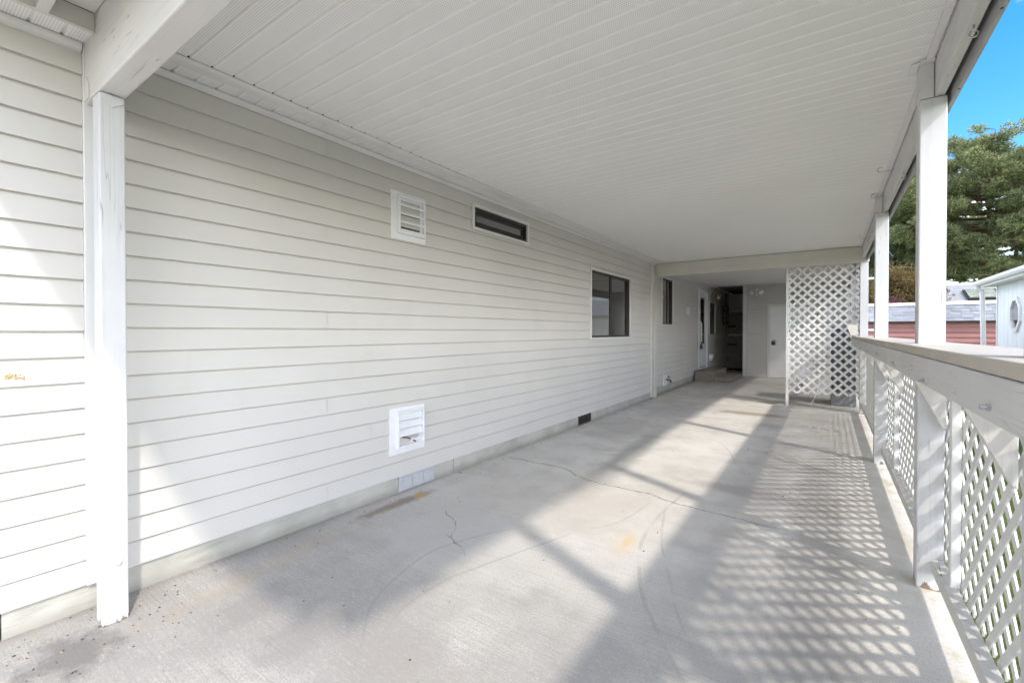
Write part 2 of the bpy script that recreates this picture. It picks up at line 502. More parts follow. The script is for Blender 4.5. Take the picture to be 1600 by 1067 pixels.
# ------------------------------------------------------------------ mesh helpers
class MB:
    def __init__(s):
        s.v = []
        s.f = []
        s.mi = []

    def add(s, vs, fs, mi=0):
        o = len(s.v)
        s.v += [tuple(q) for q in vs]
        s.f += [tuple(i + o for i in f) for f in fs]
        s.mi += [mi] * len(fs)
        return s

    def box(s, x0, x1, y0, y1, z0, z1, mi=0):
        return s.add([(x0, y0, z0), (x1, y0, z0), (x1, y1, z0), (x0, y1, z0), (x0, y0, z1), (x1, y0, z1), (x1, y1, z1), (x0, y1, z1)],
                     [(0, 3, 2, 1), (4, 5, 6, 7), (0, 1, 5, 4), (1, 2, 6, 5), (2, 3, 7, 6), (3, 0, 4, 7)], mi)

    def prism(s, prof, axis, a, b, mi=0):
        """closed profile extruded along axis; prof in the other two coordinates (x,y,z order)"""
        def P(q, t):
            return {'x': (t, q[0], q[1]), 'y': (q[0], t, q[1]), 'z': (q[0], q[1], t)}[axis]
        n = len(prof)
        vs = [P(q, a) for q in prof] + [P(q, b) for q in prof]
        fs = [tuple(range(n))[::-1], tuple(range(n, 2 * n))] + [(i, (i + 1) % n, (i + 1) % n + n, i + n) for i in range(n)]
        return s.add(vs, fs, mi)

    def tube(s, pts, r, n=8, mi=0, cap=True):
        pts = [Vector(p) for p in pts]
        rs = r if isinstance(r, (list, tuple)) else [r] * len(pts)
        vs, fs = [], []
        for i, p in enumerate(pts):
            d = (pts[min(i + 1, len(pts) - 1)] - pts[max(i - 1, 0)]).normalized()
            a = d.cross(Vector((0, 0, 1)) if abs(d.z) < .95 else Vector((1, 0, 0))).normalized()
            b = d.cross(a)
            for k in range(n):
                t = 2 * math.pi * k / n
                vs.append(p + (a * math.cos(t) + b * math.sin(t)) * rs[i])
        for i in range(len(pts) - 1):
            for k in range(n):
                fs.append((i * n + k, i * n + (k + 1) % n, (i + 1) * n + (k + 1) % n, (i + 1) * n + k))
        if cap:
            fs.append(tuple(range(n))[::-1])
            fs.append(tuple(range((len(pts) - 1) * n, len(pts) * n)))
        return s.add(vs, fs, mi)


WL = {}   # world location of every object's origin


def setp(o, label=None, cat=None, group=None, kind=None):
    if label: o['label'] = label
    if cat: o['category'] = cat
    if group: o['group'] = group
    if kind: o['kind'] = kind
    return o


def thing(name, loc, label, cat, group=None):
    o = bpy.data.objects.new(name, None)
    o.empty_display_size = .2
    o.location = loc
    COL.objects.link(o)
    WL[o.name] = Vector(loc)
    return setp(o, label, cat, group)


def build(name, mb, mat, parent=None, bevel=0.0, label=None, smooth=False, kind=None, at=None, seg=2):
    mats = mat if isinstance(mat, (list, tuple)) else [mat]
    org = Vector(at) if at is not None else (WL[parent.name] if parent else Vector((0, 0, 0)))
    me = bpy.data.meshes.new(name)
    me.from_pydata([(v[0] - org.x, v[1] - org.y, v[2] - org.z) for v in mb.v], [], mb.f)
    for m_ in mats:
        me.materials.append(m_)
    if len(mats) > 1:
        me.polygons.foreach_set('material_index', mb.mi)
    if smooth:
        me.polygons.foreach_set('use_smooth', [True] * len(me.polygons))
    bm = bmesh.new(); bm.from_mesh(me)
    bmesh.ops.recalc_face_normals(bm, faces=bm.faces)
    bm.to_mesh(me); bm.free()
    return link(name, me, org, parent, bevel, label, kind, seg)


def link(name, me, org, parent=None, bevel=0.0, label=None, kind=None, seg=2):
    o = bpy.data.objects.new(name, me)
    COL.objects.link(o)
    org = Vector(org)
    WL[o.name] = org
    if parent:
        o.parent = parent
        o.location = org - WL[parent.name]
    else:
        o.location = org
    if bevel:
        b = o.modifiers.new('edge', 'BEVEL')
        b.width = bevel
        b.segments = seg
        b.limit_method = 'ANGLE'
    if label: o['label'] = label
    if kind: o['kind'] = kind
    return o


def bx(x0, x1, y0, y1, z0, z1):
    return MB().box(x0, x1, y0, y1, z0, z1)


def frame_x(x0, x1, y0, y1, z0, z1, w_):
    """four-sided frame in the y-z plane, thickness x0..x1"""
    m_ = MB()
    m_.box(x0, x1, y0, y1, z0, z0 + w_)
    m_.box(x0, x1, y0, y1, z1 - w_, z1)
    m_.box(x0, x1, y0, y0 + w_, z0 + w_, z1 - w_)
    m_.box(x0, x1, y1 - w_, y1, z0 + w_, z1 - w_)
    return m_


# ------------------------------------------------------------------ ground
XW, XW2 = -2.74, -2.84          # wall plane of the near and of the far house section
XF = 0.46                        # right edge of the slab
lawn = MB()
lawn.add([(-600, -600, -.10), (600, -600, -.10), (600, 600, -.10), (-600, 600, -.10)], [(0, 1, 2, 3)])
setp(build('lawn', lawn, M['lawn']), kind='structure')


def slab(x0, x1, y0, y1, top=0.0):
    m_ = MB()
    m_.prism([(x0, y0), (x1, y0), (x1, y1), (x0, y1)], 'z', -.14, top)
    return m_


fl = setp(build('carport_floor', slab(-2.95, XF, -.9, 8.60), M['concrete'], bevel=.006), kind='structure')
setp(build('back_floor', slab(-2.95, XF, 8.612, 17.2, .002), M['concrete'], bevel=.006), kind='structure')
setp(build('driveway', slab(-2.95, 4.2, -9.5, -.912, -.002), M['concrete'], bevel=.006), kind='structure')
setp(build('street', slab(-60, 60, -17, -9.52, -.02), plain('asphalt', (.07, .07, .07), .9, .2, 8, .3)), kind='structure')

# ------------------------------------------------------------------ house
house = thing('house', (XW, 4.0, 0), 'long house wall of pale vinyl lap siding on a low concrete foundation', 'house')
Z0, PITCH_S, NC = .137, .1139, 21
sid_cache = {}


def siding(parent, x, y0, y1, holes, z0, n, joints, mat, flip=None, dz=0.0, p=PITCH_S):
    """lap boards on a wall facing +x (or -y when flip gives the wall's y; then y0,y1 are x). Holes are (a0,a1,z0,z1)."""
    for i in range(n):
        za = z0 + i * p + dz
        zb = za + p
        cuts = [y0] + sorted(j + .35 * ((i * 7) % 5 - 2) for j in joints) + [y1]
        for a, b in zip(cuts[:-1], cuts[1:]):
            bits = [(a, b, 0.0, 1.0)]
            for (h0, h1, hz0, hz1) in holes:
                nb_ = []
                for (s0, s1, t0, t1) in bits:
                    q0, q1 = (hz0 - za) / p, (hz1 - za) / p
                    if q1 <= t0 + .02 or q0 >= t1 - .02 or h1 <= s0 or h0 >= s1:
                        nb_.append((s0, s1, t0, t1)); continue
                    if h0 > s0: nb_.append((s0, h0, t0, t1))
                    if h1 < s1: nb_.append((h1, s1, t0, t1))
                    m0, m1 = max(h0, s0), min(h1, s1)
                    if q0 > t0 + .04: nb_.append((m0, m1, t0, q0))
                    if q1 < t1 - .04: nb_.append((m0, m1, q1, t1))
                bits = nb_
            for (s0, s1, t0, t1) in bits:
                if s1 - s0 < .01: continue
                key = (round(t0, 3), round(t1, 3), mat.name, bool(flip), p)
                if key not in sid_cache:
                    pf = lambda t: .0165 * (1 - t) + .0005
                    lip = -.003 if t0 == 0 else 0
                    prof = [(-.004, t0 * p), (pf(t0) - .004, t0 * p + lip), (pf(t0), t0 * p + lip * .4),
                            (pf(t1) + .003, t1 * p - .011), (pf(t1) - .002, t1 * p - .008), (pf(t1) - .002, t1 * p), (-.004, t1 * p)] if t1 == 1 else \
                            [(-.004, t0 * p), (pf(t0), t0 * p + lip), (pf(t1), t1 * p), (-.004, t1 * p)]
                    mb = MB()
                    if flip is None:
                        mb.prism(prof, 'y', 0, 1)
                    else:
                        mb.prism([(-q, zz) for q, zz in prof], 'x', 0, 1)
                    me = bpy.data.meshes.new('siding_board')
                    me.from_pydata(mb.v, [], mb.f)
                    bm = bmesh.new(); bm.from_mesh(me)
                    bmesh.ops.recalc_face_normals(bm, faces=bm.faces)
                    bm.to_mesh(me); bm.free()
                    me.materials.append(mat)
                    sid_cache[key] = me
                lapo = .0004 if joints and s1 < y1 - .01 else 0
                if flip is None:
                    o = link('siding_board', sid_cache[key], (x + lapo, s0, za), parent)
                    o.scale.y = s1 - s0 + (.006 if lapo else 0)
                else:
                    o = link('siding_board', sid_cache[key], (s0, flip, za), parent)
                    o.scale.x = s1 - s0


def sheath_x(parent, x, y0, y1, z0, z1, holes, mat, name='sheathing', t=.03):
    ys = sorted({y0, y1, *[h[0] for h in holes], *[h[1] for h in holes]})
    zs = sorted({z0, z1, *[h[2] for h in holes], *[h[3] for h in holes]})
    mb = MB()
    for a, b in zip(ys[:-1], ys[1:]):
        for c_, d in zip(zs[:-1], zs[1:]):
            cy, cz = (a + b) / 2, (c_ + d) / 2
            if any(h[0] < cy < h[1] and h[2] < cz < h[3] for h in holes): continue
            mb.box(x - t, x, a, b, c_, d)
    return build(name, mb, mat, parent)


WIN_HI = (3.237, 4.202, 2.208, 2.453)
WIN_BIG = (5.785, 7.342, 1.147, 2.152)
WIN_2 = (9.40, 10.225, 1.386, 2.405)
WIN_3 = (13.93, 14.74, 1.172, 2.140)
DOOR = (12.60, 13.68, .185, 2.395)


def inset(h, d=.018):
    return (h[0] + d, h[1] - d, h[2] + d, h[3] - d)


siding(house, XW, -4.0, .556, [], Z0 - .018, NC, [-2.2], M['siding'])
siding(house, XW, .575, 8.42, [inset(WIN_HI), inset(WIN_BIG)], Z0, NC, [2.45, 5.1], M['siding'])
siding(house, XW2, 8.80, 17.2, [inset(WIN_2), inset(WIN_3), inset(DOOR)], Z0 + .01, NC, [12.3], M['siding'])
sheath_x(house, XW - .004, -4.0, 8.66, .10, 2.72, [inset(WIN_HI), inset(WIN_BIG)], M['room'])
sheath_x(house, XW2 - .004, 8.661, 17.2, .10, 2.72, [inset(WIN_2), inset(WIN_3), inset(DOOR)], M['room'])

# foundation panels with open joints
ys = [-4, -1.6, .30, 2.368, 2.752, 3.0, 5.45, 5.85, 7.5, 8.42]
for i, (a, b) in enumerate(zip(ys[:-1], ys[1:])):
    top = .150
    xo = XW - .002 + .003 * (i % 2)
    if i == 4 - 1 or i == 6:
        continue
    build('foundation_panel', bx(xo - .06, xo, a + .003, b - .003, -.12, top), M['foundation'], house)
build('foundation_panel', bx(XW - .10, XW - .05, 2.36, 2.76, -.12, .15), M['foundation'], house)
build('foundation_panel', bx(XW - .10, XW - .05, 5.44, 5.86, -.12, .15), M['black'], house)
for a, b in ((8.81, 10.4), (10.4, 11.9), (11.9, 12.72), (12.72, 17.2)):
    build('foundation_panel', bx(XW2 - .09, XW2 - .002, a + .003, b - .003, -.12, .16), M['foundation'], house)

# skirt vents
sv = build('foundation_vent', frame_x(XW - .03, XW + .006, 2.37, 2.75, .004, .128, .016), M['milky'], house,
           label='clear plastic three-bay vent cover in the foundation')
for k in range(3):
    y0 = 2.385 + k * .1185
    m_ = MB().prism([(XW - .02, .018), (XW + .014, .018), (XW + .018, .10), (XW + .004, .112), (XW - .03, .112)], 'y', y0, y0 + .113)
    build('vent_bay', m_, M['milky'], sv, bevel=.004)
build('vent_backing', bx(XW - .045, XW - .031, 2.36, 2.76, .0, .135), plain('vent backing', (.42, .43, .45), .6), sv)
dv = build('foundation_vent', frame_x(XW - .03, XW + .002, 5.455, 5.845, -.005, .13, .018), M['vent_dark'], house,
           label='dark rusty screened vent low in the foundation')
m_ = MB()
for k in range(14):
    yy = 5.48 + k * .0255
    m_.box(XW - .026, XW - .022, yy, yy + .006, .012, .115)
for k in range(4):
    m_.box(XW - .0265, XW - .0225, 5.47, 5.83, .03 + .024 * k, .034 + .024 * k)
build('vent_screen', m_, M['vent_dark'], dv, kind='stuff')

# vertical trims
build('corner_trim', bx(XW - .01, XW + .026, .557, .598, .115, 2.53), M['trim'], house, bevel=.003)
build('corner_trim', bx(XW - .004, XW + .022, 8.42, 8.465, .10, 2.53), M['trim'], house, bevel=.003)
build('corner_board', bx(XW2 - .01, XW + .012, 8.65, 8.79, -.01, 2.314), M['soft_trim'], house, bevel=.003)
build('corner_board', bx(XW - .05, XW + .004, 8.466, 8.649, .02, 2.53), M['soft_trim'], house, bevel=.002)
build('starter_strip', bx(XW - .003, XW + .012, .66, 8.42, .127, .134), M['trim'], house)

# ---- soffit along the wall
PZ = 2.560


def groove_panel(x0, x1, y0, nrib, z=PZ, p=.1):
    m_ = MB()
    pr = []
    for k in range(nrib):
        a = y0 + k * p
        pr += [(a, z), (a + .082, z), (a + .085, z + .009), (a + .092, z + .010), (a + .096, z + .001)]
    pr.append((y0 + nrib * p, z))
    n = len(pr)
    vs = [(x0, q[0], q[1]) for q in pr] + [(x1, q[0], q[1]) for q in pr]
    vs += [(x0, q[0], q[1] + .002) for q in pr] + [(x1, q[0], q[1] + .002) for q in pr]
    fs = [(i, i + 1, n + i + 1, n + i) for i in range(n - 1)] + [(2 * n + i, 3 * n + i, 3 * n + i + 1, 2 * n + i + 1) for i in range(n - 1)]
    m_.add(vs, fs)
    return m_


def panels(parent, x0, x1, y0, y1, z=PZ, name='ceiling_panel', step=3):
    me = None
    y = y0
    while y < y1 - 1e-6:
        k = min(step, int(round((y1 - y) / .1)))
        if k == step and me is not None:
            link(name, me, (x0, y, z), parent)
        else:
            o = build(name, groove_panel(x0, x1, y, k, z), M['ceiling'], parent, at=(x0, y, z))
            if k == step: me = o.data
        y += k * .1


panels(house, XW + .004, -2.598, .7, 8.9, PZ, 'soffit_panel', 6)
panels(house, XW + .004, -2.567, -4.0, .5, 2.530, 'soffit_panel', 3)
build('soffit_panel', groove_panel(XW + .004, -2.567, .5, 1, 2.530, .061), M['ceiling'], house)
panels(house, XW2 + .004, -2.70, 8.9, 17.2, PZ, 'soffit_panel', 6)
build('soffit_trim', MB().prism([(XW + .001, 2.528), (XW + .030, 2.546), (XW + .030, 2.5575), (XW + .001, 2.5575)], 'y', .70, 8.72), M['trim'], house, bevel=.002)
build('soffit_trim', MB().prism([(XW + .001, 2.493), (XW + .026, 2.497), (XW + .034, 2.513), (XW + .034, 2.527), (XW + .001, 2.527)], 'y', -4.0, .554), M['trim'], house, bevel=.002)
build('soffit_trim', MB().prism([(XW2 + .001, 2.528), (XW2 + .035, 2.546), (XW2 + .035, 2.5575), (XW2 + .001, 2.5575)], 'y', 8.90, 17.2), M['trim'], house)
build('eave_fascia', bx(-2.565, -2.545, -4.0, .560, 2.515, 2.592), M['soft_trim'], house)

# house body and roof
build('back_wall', MB().box(-11.0, -10.9, -4, 17.2, .0, 2.72).box(-10.9, XW - .035, -4, -3.9, .0, 2.72).box(-10.9, XW2 - .035, 17.1, 17.2, .0, 2.72), M['siding'], house)
rf = MB()
rf.prism([(-2.60, 2.80), (-6.9, 4.0), (-11.3, 2.80), (-11.3, 2.70), (-2.60, 2.70)], 'y', -4.4, 17.4)
build('roof', rf, M['asphalt_shingle_grey'], house)


# ---- windows
def window(xw, h, label, sliding=None, blind=None, frame_w=.028):
    y0, y1, z0, z1 = h
    wn_ = build('window', frame_x(xw - .03, xw + .030, y0, y1, z0, z1, frame_w), M['trim'], house, bevel=.003, label=label)
    i0, i1, j0, j1 = y0 + frame_w, y1 - frame_w, z0 + frame_w, z1 - frame_w
    build('sash', frame_x(xw - .045, xw + .008, i0, i1, j0, j1, .030), M['dark'], wn_, bevel=.002)
    i0 += .03; i1 -= .03; j0 += .03; j1 -= .03
    if sliding is None:
        build('pane', bx(xw - .022, xw - .018, i0, i1, j0, j1), M['glass'], wn_)
        build('sash', frame_x(xw - .03, xw - .008, i0 + .012, i1 - .012, j0 + .01, j1 - .01, .022), M['dark'], wn_, bevel=.002)
    else:
        sy = sliding
        build('mullion', bx(xw - .040, xw + .004, sy - .024, sy + .024, j0, j1), M['dark'], wn_, bevel=.002)
        build('pane', bx(xw - .012, xw - .009, i0, sy - .024, j0, j1), M['glass_screen'], wn_)
        build('pane', bx(xw - .032, xw - .029, sy + .024, i1, j0, j1), M['glass'], wn_)
    if blind:
        b0, b1 = blind
        m_ = MB()
        zz = j0 + .01
        while zz < j1 - .03:
            m_.add([(xw - .085, b0, zz), (xw - .065, b0, zz + .020), (xw - .065, b1, zz + .020), (xw - .085, b1, zz)], [(0, 1, 2, 3)])
            zz += .040
        m_.box(xw - .095, xw - .06, b0, b1, j1 - .03, j1)
        build('blind', m_, M['blind'], wn_, kind='stuff')
    rm = MB()
    rm.box(xw - .50, xw - .49, y0 - .02, y1 + .02, z0 - .02, z1 + .02)
    rm.box(xw - .49, xw - .035, y0 - .02, y0, z0 - .02, z1 + .02).box(xw - .49, xw - .035, y1, y1 + .02, z0 - .02, z1 + .02)
    rm.box(xw - .49, xw - .035, y0, y1, z0 - .02, z0).box(xw - .49, xw - .035, y0, y1, z1, z1 + .02)
    build('window_recess', rm, M['room'], wn_)
    return wn_


window(XW, WIN_HI, 'long narrow dark window high under the carport ceiling')
window(XW, WIN_BIG, 'large sliding window with closed blinds in the carport wall', 6.55, (5.82, 7.30))
window(XW2, WIN_2, 'tall dark window just beyond the carport cross beam', 9.86, None)
window(XW2, WIN_3, 'narrow dark window behind the wall lantern', 14.34, None)

# ---- entry door
dr = build('storm_door', frame_x(XW2 - .03, XW2 + .035, *DOOR, .075), M['door_white'], house, bevel=.004,
           label='white storm door with tall dark glass above a solid panel')
DY0, DY1 = 12.68, 13.60
m_ = MB()
m_.box(XW2 - .02, XW2 + .012, DY0, DY1, .26, .93)
m_.box(XW2 - .02, XW2 + .012, DY0, DY1, 2.19, 2.33)
m_.box(XW2 - .02, XW2 + .012, DY0, 12.86, .93, 2.19).box(XW2 - .02, XW2 + .012, 13.47, DY1, .93, 2.19)
m_.box(XW2 + .012, XW2 + .020, DY0 + .1, DY1 - .1, .32, .36)
build('door_leaf', m_, M['door_white'], dr, bevel=.004)
build('pane', bx(XW2 - .012, XW2 - .008, 12.86, 13.47, .93, 2.19), M['glass_screen'], dr)
build('inner_door', bx(XW2 - .10, XW2 - .06, 12.62, 13.66, .2, 2.38), M['room'], dr)
build('kick_gap', bx(XW2 + .012, XW2 + .016, DY0 + .08, DY1 - .08, .30, .315), M['dark'], dr)
grab = MB().tube([(XW2 + .01, 12.56, 1.55), (XW2 + .09, 12.56, 1.52), (XW2 + .10, 12.57, 1.45), (XW2 + .10, 12.57, 1.0), (XW2 + .09, 12.56, .95), (XW2 + .01, 12.56, .92)], .018, 10)
build('grab_handle', grab, M['metal_white'], dr, smooth=True)

# ------------------------------------------------------------------ carport
cp = thing('carport', (-1.1, 4.7, 0), 'flat roofed carport with white grooved ceiling on white posts along the house', 'carport')
PXL, PXR = .357, .457


def post(x0, x1, y0, y1, z1, z0=0.0, label=None, mat=None):
    return build('post', bx(x0, x1, y0, y1, z0, z1), mat or M['post'], cp, bevel=.006, label=label)


post(-2.597, -2.507, .562, .650, 2.258, label='white post standing close to the house wall')
build('bolt', MB().tube([(-2.507, .612, .262), (-2.499, .612, .262)], .017, 12).tube([(-2.499, .612, .262), (-2.492, .612, .262)], .012, 6), M['post'], cp, bevel=.002)
for yy in (1.39, 2.95, 5.50):
    o = post(PXL, PXR, yy, yy + .10, 2.378)
    build('post_top', bx(PXL, PXL + .052, yy, yy + .10, 2.380, 2.557), M['rail'], cp, bevel=.003)
post(.388, .488, 8.705, 8.785, 2.312)
for yy in (11.5, 14.05):
    post(PXL, PXR, yy, yy + .10, 2.378)
# cross beams
b1 = build('cross_beam', bx(-2.715, .455, .562, .652, 2.262, 2.62), M['postx'], cp, bevel=.006, label='deep white wooden beam across the near end')
m_ = MB().prism([(-2.590, .560 + .04), (-2.512, .600), (-2.512, .600)], 'z', 2.3, 2.31)
pl = MB().prism([(.568, 2.257), (.644, 2.257), (.644, 2.232), (.606, 2.206), (.568, 2.232)], 'x', -2.5065, -2.503)
build('tie_plate', pl, M['post'], cp)
pl2 = MB().prism([(-2.70, 2.27), (-2.64, 2.27), (-2.64, 2.33), (-2.675, 2.37), (-2.70, 2.34)], 'y', .5585, .561)
build('tie_plate', pl2, M['postx'], cp)
build('cross_beam', bx(-2.735, .498, 8.70, 8.79, 2.316, 2.556), M['beam_beige'], cp, bevel=.006, label='beige beam across the middle of the covered drive')
# side beam on the posts
for a, b in ((.10, 2.99), (2.994, 5.54), (5.544, 8.696), (8.794, 14.2)):
    build('side_beam', bx(.412, .450, a if a > 1 else .655, b, 2.382, 2.560), M['rail'], cp, bevel=.004)
build('drip_edge', MB().prism([(.470, 2.345), (.486, 2.345), (.486, 2.72), (.470, 2.72)], 'y', .1, 14.3), M['drip'], cp)
for k in range(22):
    yy = .35 + k * .62
    build('nail', MB().tube([(.474, yy, 2.343), (.474, yy, 2.345)], .005, 6), M['dark'], cp)
# ceiling
panels(cp, -2.512, .462, .7, 8.7, PZ)
panels(cp, -2.690, .462, 8.8, 14.2, PZ)
build('ceiling_trim', MB().prism([(-2.600, 2.553), (-2.594, 2.546), (-2.530, 2.545), (-2.506, 2.551), (-2.506, 2.558), (-2.600, 2.558)], 'y', .695, 4.62), M['trim'], cp, bevel=.001)
build('ceiling_trim', MB().prism([(-2.600, 2.553), (-2.594, 2.5455), (-2.530, 2.5445), (-2.506, 2.5505), (-2.506, 2.558), (-2.600, 2.558)], 'y', 4.60, 8.70), M['trim'], cp, bevel=.001)
for a, b in ((.66, 2.945), (3.055, 5.495), (5.605, 8.70)):
    build('ceiling_trim', bx(.374, .404, a, b, 2.549, 2.557), M['trim'], cp, bevel=.002)
# post collars in the ceiling trim
for yy in (2.95, 5.50):
    build('post_collar', MB().box(.325, .356, yy - .012, yy + .11, 2.546, 2.5565).box(.356, .41, yy - .032, yy - .002, 2.546, 2.5565), M['trim'], cp, bevel=.002)
# roof over everything
build('roof_sheet', bx(-2.60, .469, .1, 14.3, 2.640, 2.70), M['steel_roof'], cp)
# front overhang: sheathing, rafters, board ends
build('overhang_board', bx(-2.543, .469, -.02, .560, 2.594, 2.607), M['bracket'], cp)
for yy in (.385, -.02):
    build('rafter', bx(-2.543, .468, yy, yy + .037, 2.512, 2.592), M['postx'], cp, bevel=.003)


def hook(name, y, x, z, kind):
    if kind == 'eye':
        pts = [(x, y, z), (x, y, z - .02)] + [(x + .013 * math.sin(t), y, z - .033 + .013 * math.cos(t)) for t in [i * math.pi / 5 for i in range(0, 10)]]
    else:
        pts = [(x, y, z), (x - .05, y, z), (x - .075, y, z - .006)] + [(x - .078 - .02 * math.sin(t), y, z + .014 - .02 * math.cos(t)) for t in [i * math.pi / 6 for i in range(0, 8)]]
    build(name, MB().tube(pts, .0032, 6), M['alum'], cp, smooth=True)


hook('screw_eye', 2.35, .432, 2.382, 'eye')
hook('screw_eye', 4.24, .432, 2.382, 'eye')
hook('screw_hook', 4.55, .405, 2.50, 'hook')
hook('screw_hook', 5.25, .405, 2.47, 'hook')
hook('screw_hook', 7.30, .405, 2.46, 'hook')

# ------------------------------------------------------------------ railing
rl = thing('railing', (.40, 4.7, 0), 'white wooden railing with wide cap board and diagonal lattice below', 'railing')
build('cap_board', bx(.282, .540, .71, 8.40, 1.1605, 1.195), M['railcap'], rl, bevel=.004)
build('front_board', bx(.278, .316, .70, 8.41, 1.060, 1.159), M['rail'], rl, bevel=.004)
build('front_board', bx(.458, .4620, .70, 8.68, 1.056, 1.159), M['rail'], rl)
slat_me = {}


def lattice(parent, plane, fixed, a0, a1, z0, z1, pitch=.132, w_=.036, t=.006, mat='lattice', off=0.0):
    if mat not in slat_me:
        mb = bx(-.5, .5, -t / 2, t / 2, -w_ / 2, w_ / 2)
        me = bpy.data.meshes.new('slat')
        me.from_pydata(mb.v, [], mb.f)
        me.materials.append(M[mat])
        slat_me[mat] = me
    for sgn in (1, -1):
        c_ = (a0 - z1 if sgn > 0 else a0 + z0) + off
        cmax = (a1 - z0 if sgn > 0 else a1 + z1)
        while c_ < cmax:
            # a = c + sgn*z
            if sgn > 0:
                za, zb = max(z0, a0 - c_), min(z1, a1 - c_)
            else:
                za, zb = max(z0, c_ - a1), min(z1, c_ - a0)
            if zb - za > .03:
                zm = (za + zb) / 2
                am = c_ + sgn * zm
                L = (zb - za) * math.sqrt(2)
                f = fixed + sgn * t * .51
                loc = (f, am, zm) if plane == 'x' else (am, f, zm)
                o = link('slat', slat_me[mat], loc, parent)
                o.scale.x = L
                o.rotation_euler = (0, -sgn * math.pi / 4, math.pi / 2 if plane == 'x' else 0)
            c_ += pitch


lattice(rl, 'x', .472, .70, 8.68, .135, 1.12, .132, .035)
# battens on the lattice joints
for yy in (1.40, 2.66, 4.72, 6.80):
    build('batten', bx(.432, .465, yy, yy + .042, .10, 1.155), M['lattice'], rl, bevel=.003)
# sill boards leaning outward, clear of the slab
for a, b in ((.705, 2.945), (3.055, 5.495), (5.605, 8.695)):
    m_ = MB().prism([(.416, .082), (.413, .152), (.455, .162), (.458, .092)], 'y', a, b)
    build('sill', m_, M['sill'], rl, bevel=.003)
# brackets
for yy in (1.92, 2.905, 4.40, 5.455, 6.70, 8.355):
    m_ = MB().prism([(.318, 1.158), (.318, 1.055), (.335, 1.03), (.440, .80), (.4545, .79), (.4545, 1.158)], 'y', yy, yy + .040)
    build('bracket', m_, M['bracket'], rl, bevel=.003)
for yy in (1.35, 2.15, 3.05, 4.0, 5.0, 6.0, 7.1, 8.2):
    zz = 1.088 + .01 * math.sin(yy * 5)
    build('bolt', MB().tube([(.279, yy, zz), (.272, yy, zz)], .009, 6).tube([(.272, yy, zz), (.262, yy, zz)], .005, 8), M['alum'], rl)
build('end_block', MB().prism([(.265, 1.20), (.352, 1.20), (.352, 1.36), (.225, 1.36), (.225, 1.31), (.245, 1.28)], 'y', 8.50, 8.69), M['beam_beige'], rl, bevel=.004)

# ------------------------------------------------------------------ lattice screens at the back
ls = thing('lattice_screen', (-.05, 8.95, 0), 'tall white diagonal lattice screen hanging under the beige beam', 'lattice')
lattice(ls, 'y', 8.92, -.575, .40, .235, 2.312, .139, .040)
build('stile', bx(-.592, -.552, 8.885, 8.912, .005, 2.313), M['lattice'], ls, bevel=.003)
build('stile', bx(.40, .436, 8.935, 8.965, .1, 2.313), M['lattice'], ls, bevel=.003)
ss_ = thing('lattice_screen', (.47, 11.4, 0), 'full height white lattice closing the right side behind the beam', 'lattice')
lattice(ss_, 'x', .474, 8.83, 14.1, .09, 2.375, .139, .038)
build('rail', bx(.425, .462, 8.85, 14.05, 1.05, 1.14), M['rail'], ss_, bevel=.003)

ds = thing('downspout', (.62, 8.74, -.1), 'thin white downspout strapped outside the post beside the back lattice', 'downspout')
build('pipe', bx(.585, .635, 8.72, 8.78, -.09, 2.60), M['metal_white'], ds, bevel=.006)
build('strap', bx(.46, .64, 8.715, 8.785, 1.27, 1.30), M['metal_white'], ds)
build('strap', bx(.46, .64, 8.715, 8.785, 2.05, 2.08), M['metal_white'], ds)

# ------------------------------------------------------------------ louvre vents on the wall
def louvre(h, label, n, open_up, worn=False):
    y0, y1, z0, z1 = h
    t = thing('louvre_vent', (XW, (y0 + y1) / 2, z0), label, 'vent', 'white louvre vents on the house wall')
    x = XW + .003
    fr = frame_x(x, x + .016, y0, y1, z0, z1, .062)
    build('flange', fr, M['metal_white'], t, bevel=.003)
    i0, i1, j0, j1 = y0 + .058, y1 - .024, z0 + .045, z1 - .03
    build('collar', frame_x(x + .010, x + .042, i0, i1, j0, j1, .018), M['metal_white'], t, bevel=.003)
    i0 += .018; i1 -= .018; j0 += .018; j1 -= .018
    build('backing', bx(x, x + .0025, i0, i1, j0, j1), plain('vent backing tone', (.11, .10, .09) if not open_up else (.24, .24, .25), .8), t)
    p = (j1 - j0) / n
    for k in range(n):
        zz = j0 + k * p
        if open_up:          # blades hang from the back top to the front bottom, closed
            if k == 0 and worn: continue
            m_ = MB().prism([(x + .010, zz + p * .98), (x + .014, zz + p * .98), (x + .042, zz + p * .15), (x + .038, zz + p * .15)], 'y', i0, i1)
        else:
            m_ = MB().prism([(x + .004, zz + p * .40), (x + .006, zz + p * .46), (x + .040, zz + .016), (x + .041, zz + .001), (x + .036, zz)], 'y', i0, i1)
        build('blade', m_, M['metal_white'], t, bevel=.001)
    if worn:
        m_ = MB().tube([(x + .02, i0 + .05 + .13 * q / 8, j0 + p * (.95 - .9 * (q / 8) ** 1.6)) for q in range(9)], .006, 6)
        build('stick', m_, M['rust'], t, smooth=True)
        m_ = MB().prism([(x + .012, j0 + .004), (x + .016, j0 + .004), (x + .036, j0 + p * .7), (x + .032, j0 + p * .7)], 'y', i0 + .12, i1)
        build('blade', m_, M['metal_white'], t, bevel=.001)
    return t


louvre((2.283, 2.645, 1.966, 2.336), 'white louvre vent high on the wall left of the narrow window', 4, False)
louvre((2.268, 2.629, .308, .668), 'white louvre vent low on the wall with a broken bottom blade', 4, True, True)

